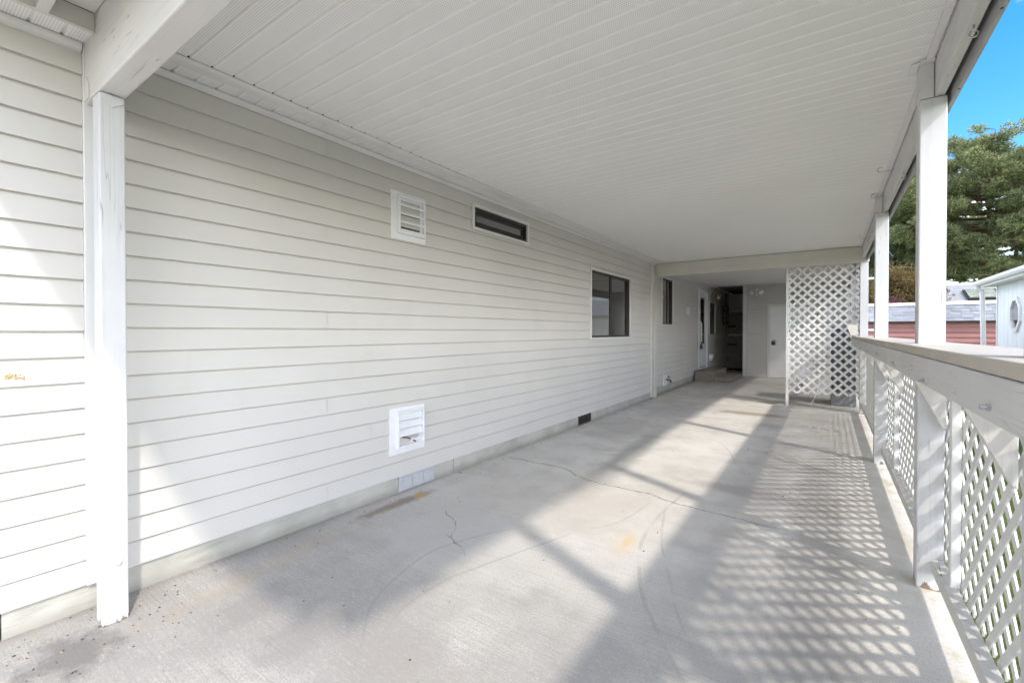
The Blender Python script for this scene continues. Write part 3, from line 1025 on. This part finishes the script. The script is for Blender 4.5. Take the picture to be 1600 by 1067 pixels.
# ------------------------------------------------------------------ small wall things
t = thing('wasp_nest', (XW + .012, .36, 1.05), 'small tan mud nest stuck to the siding left of the white post', 'nest')
m_ = MB()
for k in range(26):
    a = random.uniform(-.5, .5)
    cy, cz = .35 + .038 * a * 1.5 + random.gauss(0, .006), 1.063 - .020 * a + random.gauss(0, .006)
    r = random.uniform(.005, .009)
    m_.tube([(XW + .004, cy, cz), (XW + .012, cy, cz), (XW + .012 + r * .6, cy, cz)], [r, r * .9, r * .35], 6)
build('mud_cells', m_, M['nest'], t, smooth=True, kind='stuff')

t = thing('outdoor_faucet', (XW2 + .02, 9.65, .24), 'white plate with a small tap low on the wall past the beam', 'tap')
build('wall_plate', bx(XW2 + .012, XW2 + .030, 9.52, 9.76, .13, .36), M['metal_white'], t, bevel=.006)
build('spout', MB().tube([(XW2 + .03, 9.66, .25), (XW2 + .10, 9.66, .25), (XW2 + .13, 9.66, .235), (XW2 + .135, 9.66, .19)], [.014, .014, .016, .017], 10), M['dark'], t, smooth=True)
build('tap_wheel', MB().tube([(XW2 + .09, 9.66, .27), (XW2 + .09, 9.66, .31)], [.008, .008], 8).tube([(XW2 + .09, 9.66, .31), (XW2 + .09, 9.66, .322)], .032, 10), M['rust'], t)

t = thing('wall_box', (XW2 + .02, 11.43, 1.77), 'small white box on the siding left of the white door', 'box')
build('cover', bx(XW2 + .012, XW2 + .055, 11.33, 11.55, 1.675, 1.855), M['metal_white'], t, bevel=.008)
build('base', bx(XW2 + .008, XW2 + .016, 11.30, 11.58, 1.665, 1.865), M['soft_trim'], t)

t = thing('dryer_vent', (XW2 + .02, 14.05, .52), 'round white vent hood low on the wall right of the steps', 'vent')
m_ = MB().tube([(XW2 + .01, 14.05, .52), (XW2 + .03, 14.05, .52), (XW2 + .10, 14.05, .51)], [.11, .10, .085], 16)
build('hood', m_, M['metal_white'], t)
build('damper', MB().tube([(XW2 + .1005, 14.05, .51), (XW2 + .104, 14.05, .51)], .060, 14), M['soft_trim'], t)

t = thing('wall_lantern', (XW2 + .02, 14.05, 2.2), 'brass and glass wall lantern beside the top of the white door', 'wall lamp')
build('back_plate', bx(XW2 + .01, XW2 + .03, 13.98, 14.12, 2.18, 2.42), M['soft_trim'], t, bevel=.006)
build('arm', MB().tube([(XW2 + .03, 14.05, 2.28), (XW2 + .10, 14.05, 2.40), (XW2 + .20, 14.05, 2.43), (XW2 + .24, 14.05, 2.36)], .014, 8), M['brass'], t, smooth=True)
build('cap', MB().tube([(XW2 + .24, 14.05, 2.40), (XW2 + .24, 14.05, 2.33), (XW2 + .24, 14.05, 2.30)], [.02, .095, .10], 10), M['brass'], t)
build('lamp_glass', MB().tube([(XW2 + .24, 14.05, 2.30), (XW2 + .24, 14.05, 2.20), (XW2 + .24, 14.05, 2.12)], [.095, .085, .03], 8), M['acrylic'], t)
build('bulb', MB().tube([(XW2 + .24, 14.05, 2.29), (XW2 + .24, 14.05, 2.24), (XW2 + .24, 14.05, 2.20)], [.02, .032, .012], 8), M['metal_white'], t, smooth=True)

t = thing('wreath', (XW2 + .04, 16.15, 1.75), 'dark oval wreath with pale flowers on the shaded end of the wall', 'wreath')
ring = [(XW2 + .05, 16.15 + .30 * math.sin(a), 1.75 + .32 * math.cos(a)) for a in [i * 2 * math.pi / 24 for i in range(25)]]
build('ring', MB().tube(ring, .022, 6), M['leaf_dry'], t)
m1, m2 = MB(), MB()
for k in range(420):
    a = random.uniform(0, 2 * math.pi)
    p0 = Vector((XW2 + .06 + random.uniform(-.02, .05), 16.15 + .30 * math.sin(a) + random.gauss(0, .025), 1.75 + .32 * math.cos(a) + random.gauss(0, .025)))
    d = Vector((random.gauss(0, 1), random.gauss(0, 1), random.gauss(0, 1))).normalized() * .035
    e = d.cross(Vector((random.gauss(0, 1), random.gauss(0, 1), random.gauss(0, 1)))).normalized() * .014
    (m2 if k % 4 == 0 and math.sin(a) < .3 else m1).add([p0 - d, p0 + e, p0 + d, p0 - e], [(0, 1, 2, 3)])
build('leaves', m1, M['leaf_dry'], t, kind='stuff')
build('flowers', m2, M['wreath_white'], t, kind='stuff')

t = thing('lock_box', (XW2 + .11, 12.58, .93), 'dark blue key safe hanging on the white grab handle by the door', 'key safe')
build('case', bx(XW2 + .075, XW2 + .125, 12.525, 12.615, .80, .93), M['blue'], t, bevel=.010)
build('shackle', MB().tube([(XW2 + .10, 12.545, .925), (XW2 + .10, 12.545, .975), (XW2 + .10, 12.57, .99), (XW2 + .10, 12.595, .975), (XW2 + .10, 12.595, .925)], .006, 6), M['blue'], t, smooth=True)
build('keypad', bx(XW2 + .1251, XW2 + .129, 12.545, 12.595, .83, .90), M['dark'], t)

# steps
t = thing('concrete_steps', (-2.4, 12.9, 0), 'two brown concrete steps below the white storm door', 'steps')
build('upper_step', bx(-2.80, -2.33, 12.12, 13.72, .003, .265), M['step'], t, bevel=.012)
build('lower_step', bx(-2.325, -1.93, 12.12, 13.62, .003, .135), M['step'], t, bevel=.012)

# ------------------------------------------------------------------ shed at the back
YS = 14.2
sh = thing('shed', (-.7, YS, 0), 'small attached shed of beige siding with a white door facing the drive', 'shed')
SD = (-1.383, -.33, .0, 2.007)
siding(sh, 0, -1.880, .50, [(SD[0] + .01, SD[1] - .01, -.1, SD[3] - .01)], .02, 26, [], M['siding'], flip=YS, p=.0985)
m_ = MB().box(-1.90, SD[0] + .02, YS + .006, YS + .05, 0.004, 2.70).box(SD[1] - .02, .5, YS + .006, YS + .05, .004, 2.70).box(SD[0] + .02, SD[1] - .02, YS + .006, YS + .05, SD[3] - .02, 2.70)
m_.box(-1.92, -1.88, YS + .05, 17.2, .004, 2.70).box(.46, .50, YS + .05, 17.2, .004, 2.70)
build('wall', m_, M['siding'], sh)
build('corner_post', bx(-1.985, -1.886, YS - .045, YS + .05, .003, 2.555), M['post'], sh, bevel=.004)
dr = build('door', frame_x(0, 0, 0, 0, 0, 0, 0) if False else MB().box(SD[0], SD[0] + .062, YS - .03, YS + .02, .003, SD[3]).box(SD[1] - .062, SD[1], YS - .03, YS + .02, .003, SD[3]).box(SD[0] + .062, SD[1] - .062, YS - .03, YS + .02, SD[3] - .066, SD[3]),
           M['trim'], sh, bevel=.003)
build('leaf', bx(SD[0] + .064, SD[1] - .064, YS - .012, YS + .015, .012, SD[3] - .068), M['door_white'], dr, bevel=.002)
m_ = MB().box(-1.275, -1.17, YS - .022, YS - .012, .99, 1.03).tube([(-1.262, YS - .030, 1.0), (-1.262, YS - .030, 1.035), (-1.235, YS - .030, 1.05), (-1.208, YS - .030, 1.035), (-1.208, YS - .030, 1.0)], .007, 6)
build('hasp', m_, M['brass'], dr)
build('padlock', bx(-1.285, -1.19, YS - .05, YS - .02, .90, 1.0), M['dark'], dr, bevel=.008)
build('back_wall', bx(-2.84, .5, 17.2, 17.26, 0, 2.72), M['siding'], sh)
build('roof', bx(-2.84, .52, YS + .11, 17.3, 2.705, 2.78), M['steel_roof'], sh)
build('alcove_ceiling', bx(-2.695, -1.92, YS + .02, 17.2, 2.560, 2.575), M['gate'], sh)

t = thing('floodlight', (-1.63, YS - .02, 2.35), 'twin white floodlight high on the shed wall left of its door', 'floodlight')
build('base', MB().tube([(-1.63, YS - .018, 2.40), (-1.63, YS - .05, 2.40)], .06, 14), M['metal_white'], t, bevel=.004)
for sx in (-1, 1):
    build('lamp_head', MB().tube([(-1.63 + sx * .03, YS - .06, 2.39), (-1.63 + sx * .07, YS - .11, 2.37), (-1.63 + sx * .12, YS - .19, 2.33)], [.02, .045, .062], 12), M['metal_white'], t, smooth=False)
build('sensor', MB().tube([(-1.63, YS - .05, 2.36), (-1.63, YS - .09, 2.30), (-1.63, YS - .11, 2.26)], [.02, .03, .035], 10), M['metal_white'], t)

# gate in the dark gap
YG = 16.45
gt = thing('gate', (-2.3, YG, 0), 'dark weathered board gate with diagonal braces in the gap beside the shed', 'gate')
xx = -2.74
for k in range(8):
    build('board', bx(xx, xx + .098, YG, YG + .02, .06 + .004 * (k % 3), 1.94), M['gate'], gt)
    xx += .102
for zz in (1.13, 1.90):
    build('rail', bx(-2.74, -1.93, YG - .035, YG - .001, zz, zz + .055), plain('pale gate rail', (.34, .335, .32), .7), gt, bevel=.002)
build('rail', bx(-2.74, -1.93, YG - .035, YG - .001, .10, .17), M['gate'], gt)
for za, zb in ((1.82, 1.30), (1.05, .35)):
    m_ = MB().add([(-2.70, YG - .026, za), (-2.70, YG - .026, za + .07), (-1.95, YG - .026, zb + .07), (-1.95, YG - .026, zb), (-2.70, YG - .001, za), (-2.70, YG - .001, za + .07), (-1.95, YG - .001, zb + .07), (-1.95, YG - .001, zb)],
                  [(0, 1, 2, 3), (4, 5, 6, 7), (0, 1, 5, 4), (2, 3, 7, 6), (1, 2, 6, 5), (0, 3, 7, 4)])
    build('brace', m_, M['gate'], gt)
for zz in (1.42, .82):
    build('hinge', bx(-2.76, -2.50, YG - .030, YG - .022, zz, zz + .05), M['black'], gt)
build('gate_post', bx(-2.825, -2.745, YG - .04, YG + .06, .004, 2.55), M['gate'], gt)

# storage cabinet behind the screen
t = thing('storage_cabinet', (.24, 9.75, 0), 'dark grey plastic cabinet behind the lower half of the lattice screen', 'cabinet')
CX0, CX1, CY0, CY1 = .035, .375, 9.45, 10.15
build('plinth', bx(CX0 - .005, CX1 + .005, CY0 - .012, CY1, .005, .245), M['grey_plastic_light'], t, bevel=.012)
build('plinth_rib', MB().box(CX0 + .05, CX0 + .065, CY0 - .022, CY0 - .012, .03, .22).box(CX0 + .02, CX0 + .03, CY0 - .022, CY0 - .012, .03, .22), M['grey_plastic_light'], t)
build('body', bx(CX0, CX1, CY0 + .02, CY1, .247, 1.30), M['grey_plastic'], t, bevel=.012)
build('door', bx(CX0 + .012, CX0 + .165, CY0, CY0 + .02, .27, 1.28), M['grey_plastic'], t, bevel=.008)
build('door', bx(CX0 + .175, CX1 - .012, CY0, CY0 + .02, .27, 1.28), M['grey_plastic'], t, bevel=.008)
build('lid', bx(CX0 - .02, CX1 + .02, CY0 - .02, CY1 + .02, 1.302, 1.34), M['grey_plastic_light'], t, bevel=.012)
build('handle', bx(CX0 + .185, CX0 + .205, CY0 - .02, CY0, .72, .82), M['brass'], t)
t = thing('stick', (-.2, 9.3, 0), 'thin white stick leaning behind the bottom of the lattice screen', 'stick')
build('rod', MB().tube([(-.24, 9.25, .006), (-.10, 9.40, .40)], .008, 8), M['metal_white'], t)

# small debris on the slab
deb = MB()
for k in range(330):
    if k < 150:
        px_, py_ = -2.72 + abs(random.gauss(0, .10)), random.uniform(.2, 8.4)
    elif k < 250:
        px_, py_ = random.uniform(-2.6, .3), random.uniform(.6, 8)
    else:
        px_, py_ = -2.65 + abs(random.gauss(0, .22)), random.uniform(.15, .9)
    r = random.uniform(.002, .0065) * (1.3 if py_ > 3 else 1)
    a = random.uniform(0, 6.28)
    vs = [(px_ + r * math.cos(a + q * 1.257) * random.uniform(.6, 1.2), py_ + r * math.sin(a + q * 1.257) * random.uniform(.6, 1.2), .0015) for q in range(5)]
    vs.append((px_, py_, .0015 + r * random.uniform(.4, .9)))
    deb.add(vs, [(0, 1, 5), (1, 2, 5), (2, 3, 5), (3, 4, 5), (4, 0, 5)], 0 if k % 5 else 1)
setp(build('grit', deb, [plain('dark grit', (.11, .085, .06), .9, .5, 60), plain('pale grit', (.45, .30, .20), .9, .4, 60)]), label='scattered grit and leaf crumbs on the concrete floor', kind='stuff')


# ------------------------------------------------------------------ vegetation
def np_mesh(name, V, Fq, mat, parent=None, at=(0, 0, 0)):
    me = bpy.data.meshes.new(name)
    n = Fq.shape[1]
    me.vertices.add(len(V)); me.vertices.foreach_set('co', (V - np.array(at)).astype(np.float32).ravel())
    me.loops.add(Fq.size); me.loops.foreach_set('vertex_index', Fq.astype(np.int32).ravel())
    me.polygons.add(len(Fq))
    me.polygons.foreach_set('loop_start', np.arange(0, Fq.size, n, dtype=np.int32))
    me.polygons.foreach_set('loop_total', np.full(len(Fq), n, dtype=np.int32))
    me.materials.append(mat)
    me.update(); me.validate()
    return link(name, me, at, parent)


def blades(P, D, L, W):
    """narrow triangles at P along D"""
    n = len(P)
    rnd = rng.normal(size=(n, 3))
    side = np.cross(D, rnd)
    side /= np.linalg.norm(side, axis=1, keepdims=True) + 1e-9
    V = np.stack([P - side * W[:, None], P + side * W[:, None], P + D * L[:, None]], 1).reshape(-1, 3)
    return V, np.arange(3 * n).reshape(-1, 3)


def rand_unit(n):
    v = rng.normal(size=(n, 3))
    return v / np.linalg.norm(v, axis=1, keepdims=True)


def pine(loc, h, rad, z_low, label, mat, nl=46, per=95, lean=0.0, seed=1):
    rr = random.Random(seed)
    t = thing('pine_tree', loc, label, 'tree')
    L0 = Vector(loc)
    tr = MB()
    pts = [L0 + Vector((lean * (q / 9) ** 1.5 * h + .25 * math.sin(q * 1.3), .2 * math.cos(q * 1.7), h * .96 * q / 9)) for q in range(10)]
    tr.tube(pts, [max(.36 * (h / 15) * (1 - .92 * q / 9), .03) for q in range(10)], 9)
    build('trunk', tr, M['bark'], t, smooth=True)
    br = MB()
    PP, DD, LL, WW = [], [], [], []
    for k in range(nl):
        f = (k + rr.random()) / nl
        z = z_low + (h - z_low) * f ** .92
        q = z / h * 9
        i0 = min(int(q), 8)
        base_ = pts[i0].lerp(pts[i0 + 1], q - i0) if z < h * .95 else pts[9]
        az = k * 2.399 + rr.uniform(-.5, .5)
        prof = math.sin(math.pi * min(1, (1 - f) * .78 + .10)) ** .75
        Lb = rad * prof * rr.uniform(.55, 1.12)
        d = Vector((math.cos(az), math.sin(az), 0))
        rise = rr.uniform(-.02, .32) + f * .28
        lp = []
        for j in range(6):
            u = j / 5
            lp.append(base_ + d * Lb * u + Vector((0, 0, Lb * (rise * u - .10 * math.sin(u * 3)))) + Vector((rr.gauss(0, .08), rr.gauss(0, .08), rr.gauss(0, .08))) * u)
        br.tube(lp, [max(.10 * (1 - u / 5.6) * (Lb / 5), .015) for u in range(6)], 6, cap=False)
        npad = max(4, int(Lb * 2.3))
        for j in range(npad):
            u = .28 + .74 * (j + rr.random()) / npad
            u = min(u, 1.02)
            jj = min(int(u * 5), 4)
            c0 = lp[jj].lerp(lp[jj + 1], u * 5 - jj)
            sd_ = Vector((-d.y, d.x, 0)) * rr.uniform(-1, 1) * (.25 + .38 * Lb * (1 - abs(u - .6)) * .6)
            c1 = c0 + sd_ + Vector((0, 0, rr.uniform(-.1, .45)))
            br.tube([c0, c0.lerp(c1, .5) + Vector((0, 0, .06)), c1], [.03, .02, .01], 4, cap=False)
            pr_ = rr.uniform(.45, .95) * (.75 + .25 * Lb / rad)
            n = int(per * pr_ / .6)
            o = rand_unit(n) * (rng.random((n, 1)) ** .45) * np.array([pr_, pr_, pr_ * .55])
            cen = np.array(c1) + o
            out = o / (np.linalg.norm(o, axis=1, keepdims=True) + 1e-6)
            for b in range(5):
                dd = out * .75 + rand_unit(n) * .75 + np.array([0, 0, .35])
                dd /= np.linalg.norm(dd, axis=1, keepdims=True)
                PP.append(cen); DD.append(dd)
                LL.append(rng.uniform(.20, .38, n)); WW.append(rng.uniform(.024, .040, n))
    build('limbs', br, M['bark'], t, smooth=True)
    V, F_ = blades(np.concatenate(PP), np.concatenate(DD), np.concatenate(LL), np.concatenate(WW))
    np_mesh('crown', V, F_, mat, t, loc)
    return t


pine((10.0, 50, -.1), 15.0, 7.9, 5.3, 'big green pine with reddish trunk behind the neighbouring roofs', M['needles'], 60, 74, 0, 3)
pine((3.5, 53, -.1), 13.0, 5.0, 4.2, 'darker pine standing just left of the big pine', M['needles_dark'], 46, 72, .04, 11)


def shrub(name, loc, rx, ry, h, label, mat, n=9000, leaf=.11):
    t = thing(name, loc, label, 'shrub')
    L0 = np.array(loc)
    st = MB()
    for k in range(7):
        a = k * .9
        st.tube([Vector(loc), Vector(loc) + Vector((rx * .3 * math.cos(a), ry * .3 * math.sin(a), h * .5)), Vector(loc) + Vector((rx * .6 * math.cos(a), ry * .6 * math.sin(a), h * .85))], [.06, .04, .015], 5)
    build('stems', st, M['bark'], t)
    nl = 60
    cs = rand_unit(nl) * (rng.random((nl, 1)) ** .4) * np.array([rx, ry, h * .48]) + np.array([0, 0, h * .5])
    cs[:, 2] = np.clip(cs[:, 2], .15, None)
    idx = rng.integers(0, nl, n)
    o = rand_unit(n) * (rng.random((n, 1)) ** .5) * h * .17
    P_ = L0 + cs[idx] + o
    D_ = rand_unit(n) + np.array([0, 0, .4])
    D_ /= np.linalg.norm(D_, axis=1, keepdims=True)
    V, F_ = blades(P_, D_, rng.uniform(leaf * .7, leaf * 1.3, n), rng.uniform(leaf * .25, leaf * .4, n))
    np_mesh('leaves', V, F_, mat, t, loc)


shrub('shrub', (3.35, 39, -.1), 2.4, 1.6, 5.6, 'brown leaved bush in front of the darker pine', M['brown_leaf'], 26000, .15)
shrub('shrub', (2.75, 35, -.1), 1.1, .9, 3.3, 'low plum coloured bush behind the red building', M['red_leaf'], 9000, .12)

# grass along the lattice
n = 60000
gx = .50 + rng.random(n) ** 1.6 * 5.5
gy = rng.uniform(-.5, 13.5, n)
P_ = np.stack([gx, gy, np.full(n, -.10)], 1)
D_ = np.stack([rng.normal(0, .35, n), rng.normal(0, .35, n), np.ones(n)], 1)
D_ /= np.linalg.norm(D_, axis=1, keepdims=True)
V, F_ = blades(P_, D_, rng.uniform(.03, .085, n), rng.uniform(.002, .0045, n))
setp(np_mesh('grass', V, F_, M['grass']), 'short green lawn grass outside the lattice railing', kind='stuff')

# ------------------------------------------------------------------ neighbours
YR = 28.0
rb = thing('red_building', (4.2, YR, -.1), 'low red sided building with grey shingled mansard and white roof edge', 'building')
# wall boards
for k in range(9):
    m_ = MB().prism([(YR, -.1 + k * .225), (YR - .045, -.1 + k * .225), (YR - .045, -.085 + k * .225), (YR - .004, -.1 + (k + 1) * .225 - .022), (YR - .001, -.1 + (k + 1) * .225), (YR, -.1 + (k + 1) * .225)], 'x', -3.5, 6.02)
    build('siding_board', m_, M['red_siding'], rb)
build('wall', MB().box(-3.5, 6.02, YR + .002, YR + 5.5, -.1, 1.80), M['red_siding'], rb)
# mansard: courses of shingle tabs
for k in range(5):
    z0 = 1.76 + k * .142
    y0 = YR - .25 + k * .055
    xx = -3.7
    m_ = MB()
    while xx < 6.2:
        wt = random.choice((.30, .33, .30, .36))
        j = random.uniform(-.018, .010)
        x1_ = min(xx + wt - .006, 6.2)
        m_.add([(xx, y0 - .004 + j, z0), (x1_, y0 - .004 + j, z0), (x1_, y0 + .062 + j, z0 + .140), (xx, y0 + .062 + j, z0 + .140),
                (xx, y0 + .03 + j, z0), (x1_, y0 + .03 + j, z0)], [(0, 1, 2, 3), (0, 4, 5, 1)])
        xx += wt
    build('shingle_course', m_, M['shingle_tab'], rb, kind='stuff')
build('mansard', MB().prism([(YR - .20, 1.76), (YR + .10, 2.50), (YR + .3, 2.50), (YR + .3, 1.76)], 'x', -3.7, 6.2), M['asphalt_shingle_grey'], rb)
build('eave_board', bx(-3.7, 6.2, YR - .245, YR + .01, 1.70, 1.755), M['dark'], rb)
build('roof_edge', bx(-3.72, 6.22, YR - .02, YR + .28, 2.478, 2.625), M['roof_white'], rb, bevel=.02)
build('roof', bx(-3.5, 6.0, YR + .285, YR + 5.6, 2.40, 2.52), M['roof_white'], rb)
build('vent_pipe', MB().tube([(5.58, YR + .6, 2.5), (5.58, YR + .6, 2.78)], .06, 10), M['roof_white'], rb)

gh = thing('grey_roof_house', (9.5, 41, -.1), 'house with pale grey shingle roof and a skylight in front of the pine', 'house')
build('wall', bx(4.6, 15, 38.6, 46, -.1, 2.8), M['blind'], gh)
rfm = MB()
A = Vector((5.95, 38.0, 2.75)); B = Vector((15.5, 38.0, 2.75)); C = Vector((15.5, 42.2, 4.35)); D = Vector((5.95, 42.2, 4.35))
rfm.prism([(38.0, 2.72), (42.2, 4.42), (46.4, 2.72)], 'x', 5.2, 15.5)
build('roof', rfm, M['shingle_far'], gh)
for k in range(14):
    t0 = k / 14
    y0, z0 = 38.0 + 4.2 * t0, 2.735 + 1.7 * t0
    y1, z1 = 38.0 + 4.2 * (t0 + 1 / 14), 2.735 + 1.7 * (t0 + 1 / 14)
    m_ = MB()
    xx = 5.2
    while xx < 15.5:
        wt = random.choice((.3, .33, .45))
        e = random.uniform(0, .012)
        m_.add([(xx, y0, z0 + .012 + e), (xx + wt - .01, y0, z0 + .012 + e), (xx + wt - .01, y1, z1 + .002), (xx, y1, z1 + .002), (xx, y0, z0 - .012), (xx + wt - .01, y0, z0 - .012)], [(0, 1, 2, 3), (0, 4, 5, 1)])
        xx += wt
    build('shingle_course', m_, M['shingle_far'], gh, kind='stuff')
# skylight on the slope
sl = 1.7 / 4.2


def on_roof(x, s_, h):
    return (x, 38.0 + s_ - h * math.sin(math.atan(sl)), 2.735 + s_ * sl + h * math.cos(math.atan(sl)))


def slope_box(x0, x1, s0, s1, h0, h1):
    m_ = MB()
    vs = [on_roof(x, s_, h) for h in (h0, h1) for (x, s_) in ((x0, s0), (x1, s0), (x1, s1), (x0, s1))]
    return m_.add(vs, [(0, 3, 2, 1), (4, 5, 6, 7), (0, 1, 5, 4), (1, 2, 6, 5), (2, 3, 7, 6), (3, 0, 4, 7)])


sky = build('skylight', slope_box(7.05, 8.55, 1.15, 2.75, .0, .16), M['dark'], gh, bevel=.02)
build('pane', slope_box(7.15, 8.45, 1.25, 2.65, .162, .175), plain('skylight glazing', (.30, .32, .27), .15, .3, 3), sky)

XB = 3.5
bb = thing('blue_building', (XB, 13, -.1), 'pale blue panelled building with white fascia and octagonal window', 'building')
yy = 5.0
while yy < 16.3:
    build('wall_panel', bx(XB - .012, XB, yy + .004, min(yy + .298, 16.35), -.1, 2.42), M['blue_siding'], bb, bevel=.004)
    yy += .302
build('wall', bx(XB + .001, XB + 7, 5.0, 16.38, -.1, 2.42), M['blue_siding'], bb)
build('corner_trim', bx(XB - .03, XB + .06, 16.352, 16.44, -.1, 2.42), M['trim'], bb, bevel=.004)
build('fascia', bx(XB - .30, XB - .26, 4.6, 16.75, 2.40, 2.56), M['trim'], bb, bevel=.006)
build('gutter', MB().prism([(XB - .40, 2.56), (XB - .40, 2.50), (XB - .37, 2.45), (XB - .305, 2.45), (XB - .305, 2.56)], 'y', 4.6, 16.8), M['trim'], bb, bevel=.004)
build('soffit', bx(XB - .26, XB + .0, 4.6, 16.75, 2.422, 2.432), M['trim'], bb)
build('roof', MB().prism([(XB - .33, 2.562), (XB + 3.6, 3.1), (XB + 7.4, 2.562)], 'y', 4.6, 16.78), M['roof_white'], bb)
build('downspout', MB().tube([(XB - .34, 16.62, 2.46), (XB - .34, 16.62, 2.38), (XB - .25, 16.60, 2.30), (XB - .20, 16.60, .1), (XB - .12, 16.60, -.05)], .052, 8), M['trim'], bb)
oc = MB()
yc, zc, ry_, rz_ = 15.0, 1.655, .36, .40
o8 = lambda k, s_: (yc + ry_ * s_ * math.sin(math.pi / 8 + k * math.pi / 4) / math.cos(math.pi / 8), zc + rz_ * s_ * math.cos(math.pi / 8 + k * math.pi / 4) / math.cos(math.pi / 8))
for k in range(8):
    a, b, c2, d2 = o8(k, 1.0), o8(k + 1, 1.0), o8(k + 1, .78), o8(k, .78)
    oc.add([(XB - .05, *a), (XB - .05, *b), (XB - .05, *c2), (XB - .05, *d2), (XB - .012, *a), (XB - .012, *b), (XB - .012, *c2), (XB - .012, *d2)],
           [(0, 1, 2, 3), (0, 1, 5, 4), (2, 3, 7, 6)])
ow = build('window', oc, M['trim'], bb, label='octagonal window with white frame')
pn = MB()
pn.add([(XB - .020, *o8(k, .79)) for k in range(8)], [tuple(range(8))])
build('pane', pn, M['glass'], ow)
pn = MB()
pn.add([(XB - .0135, *o8(k, .79)) for k in range(8)], [tuple(range(8))])
build('blind', pn, plain('grey curtain', (.36, .42, .46), .7), ow)
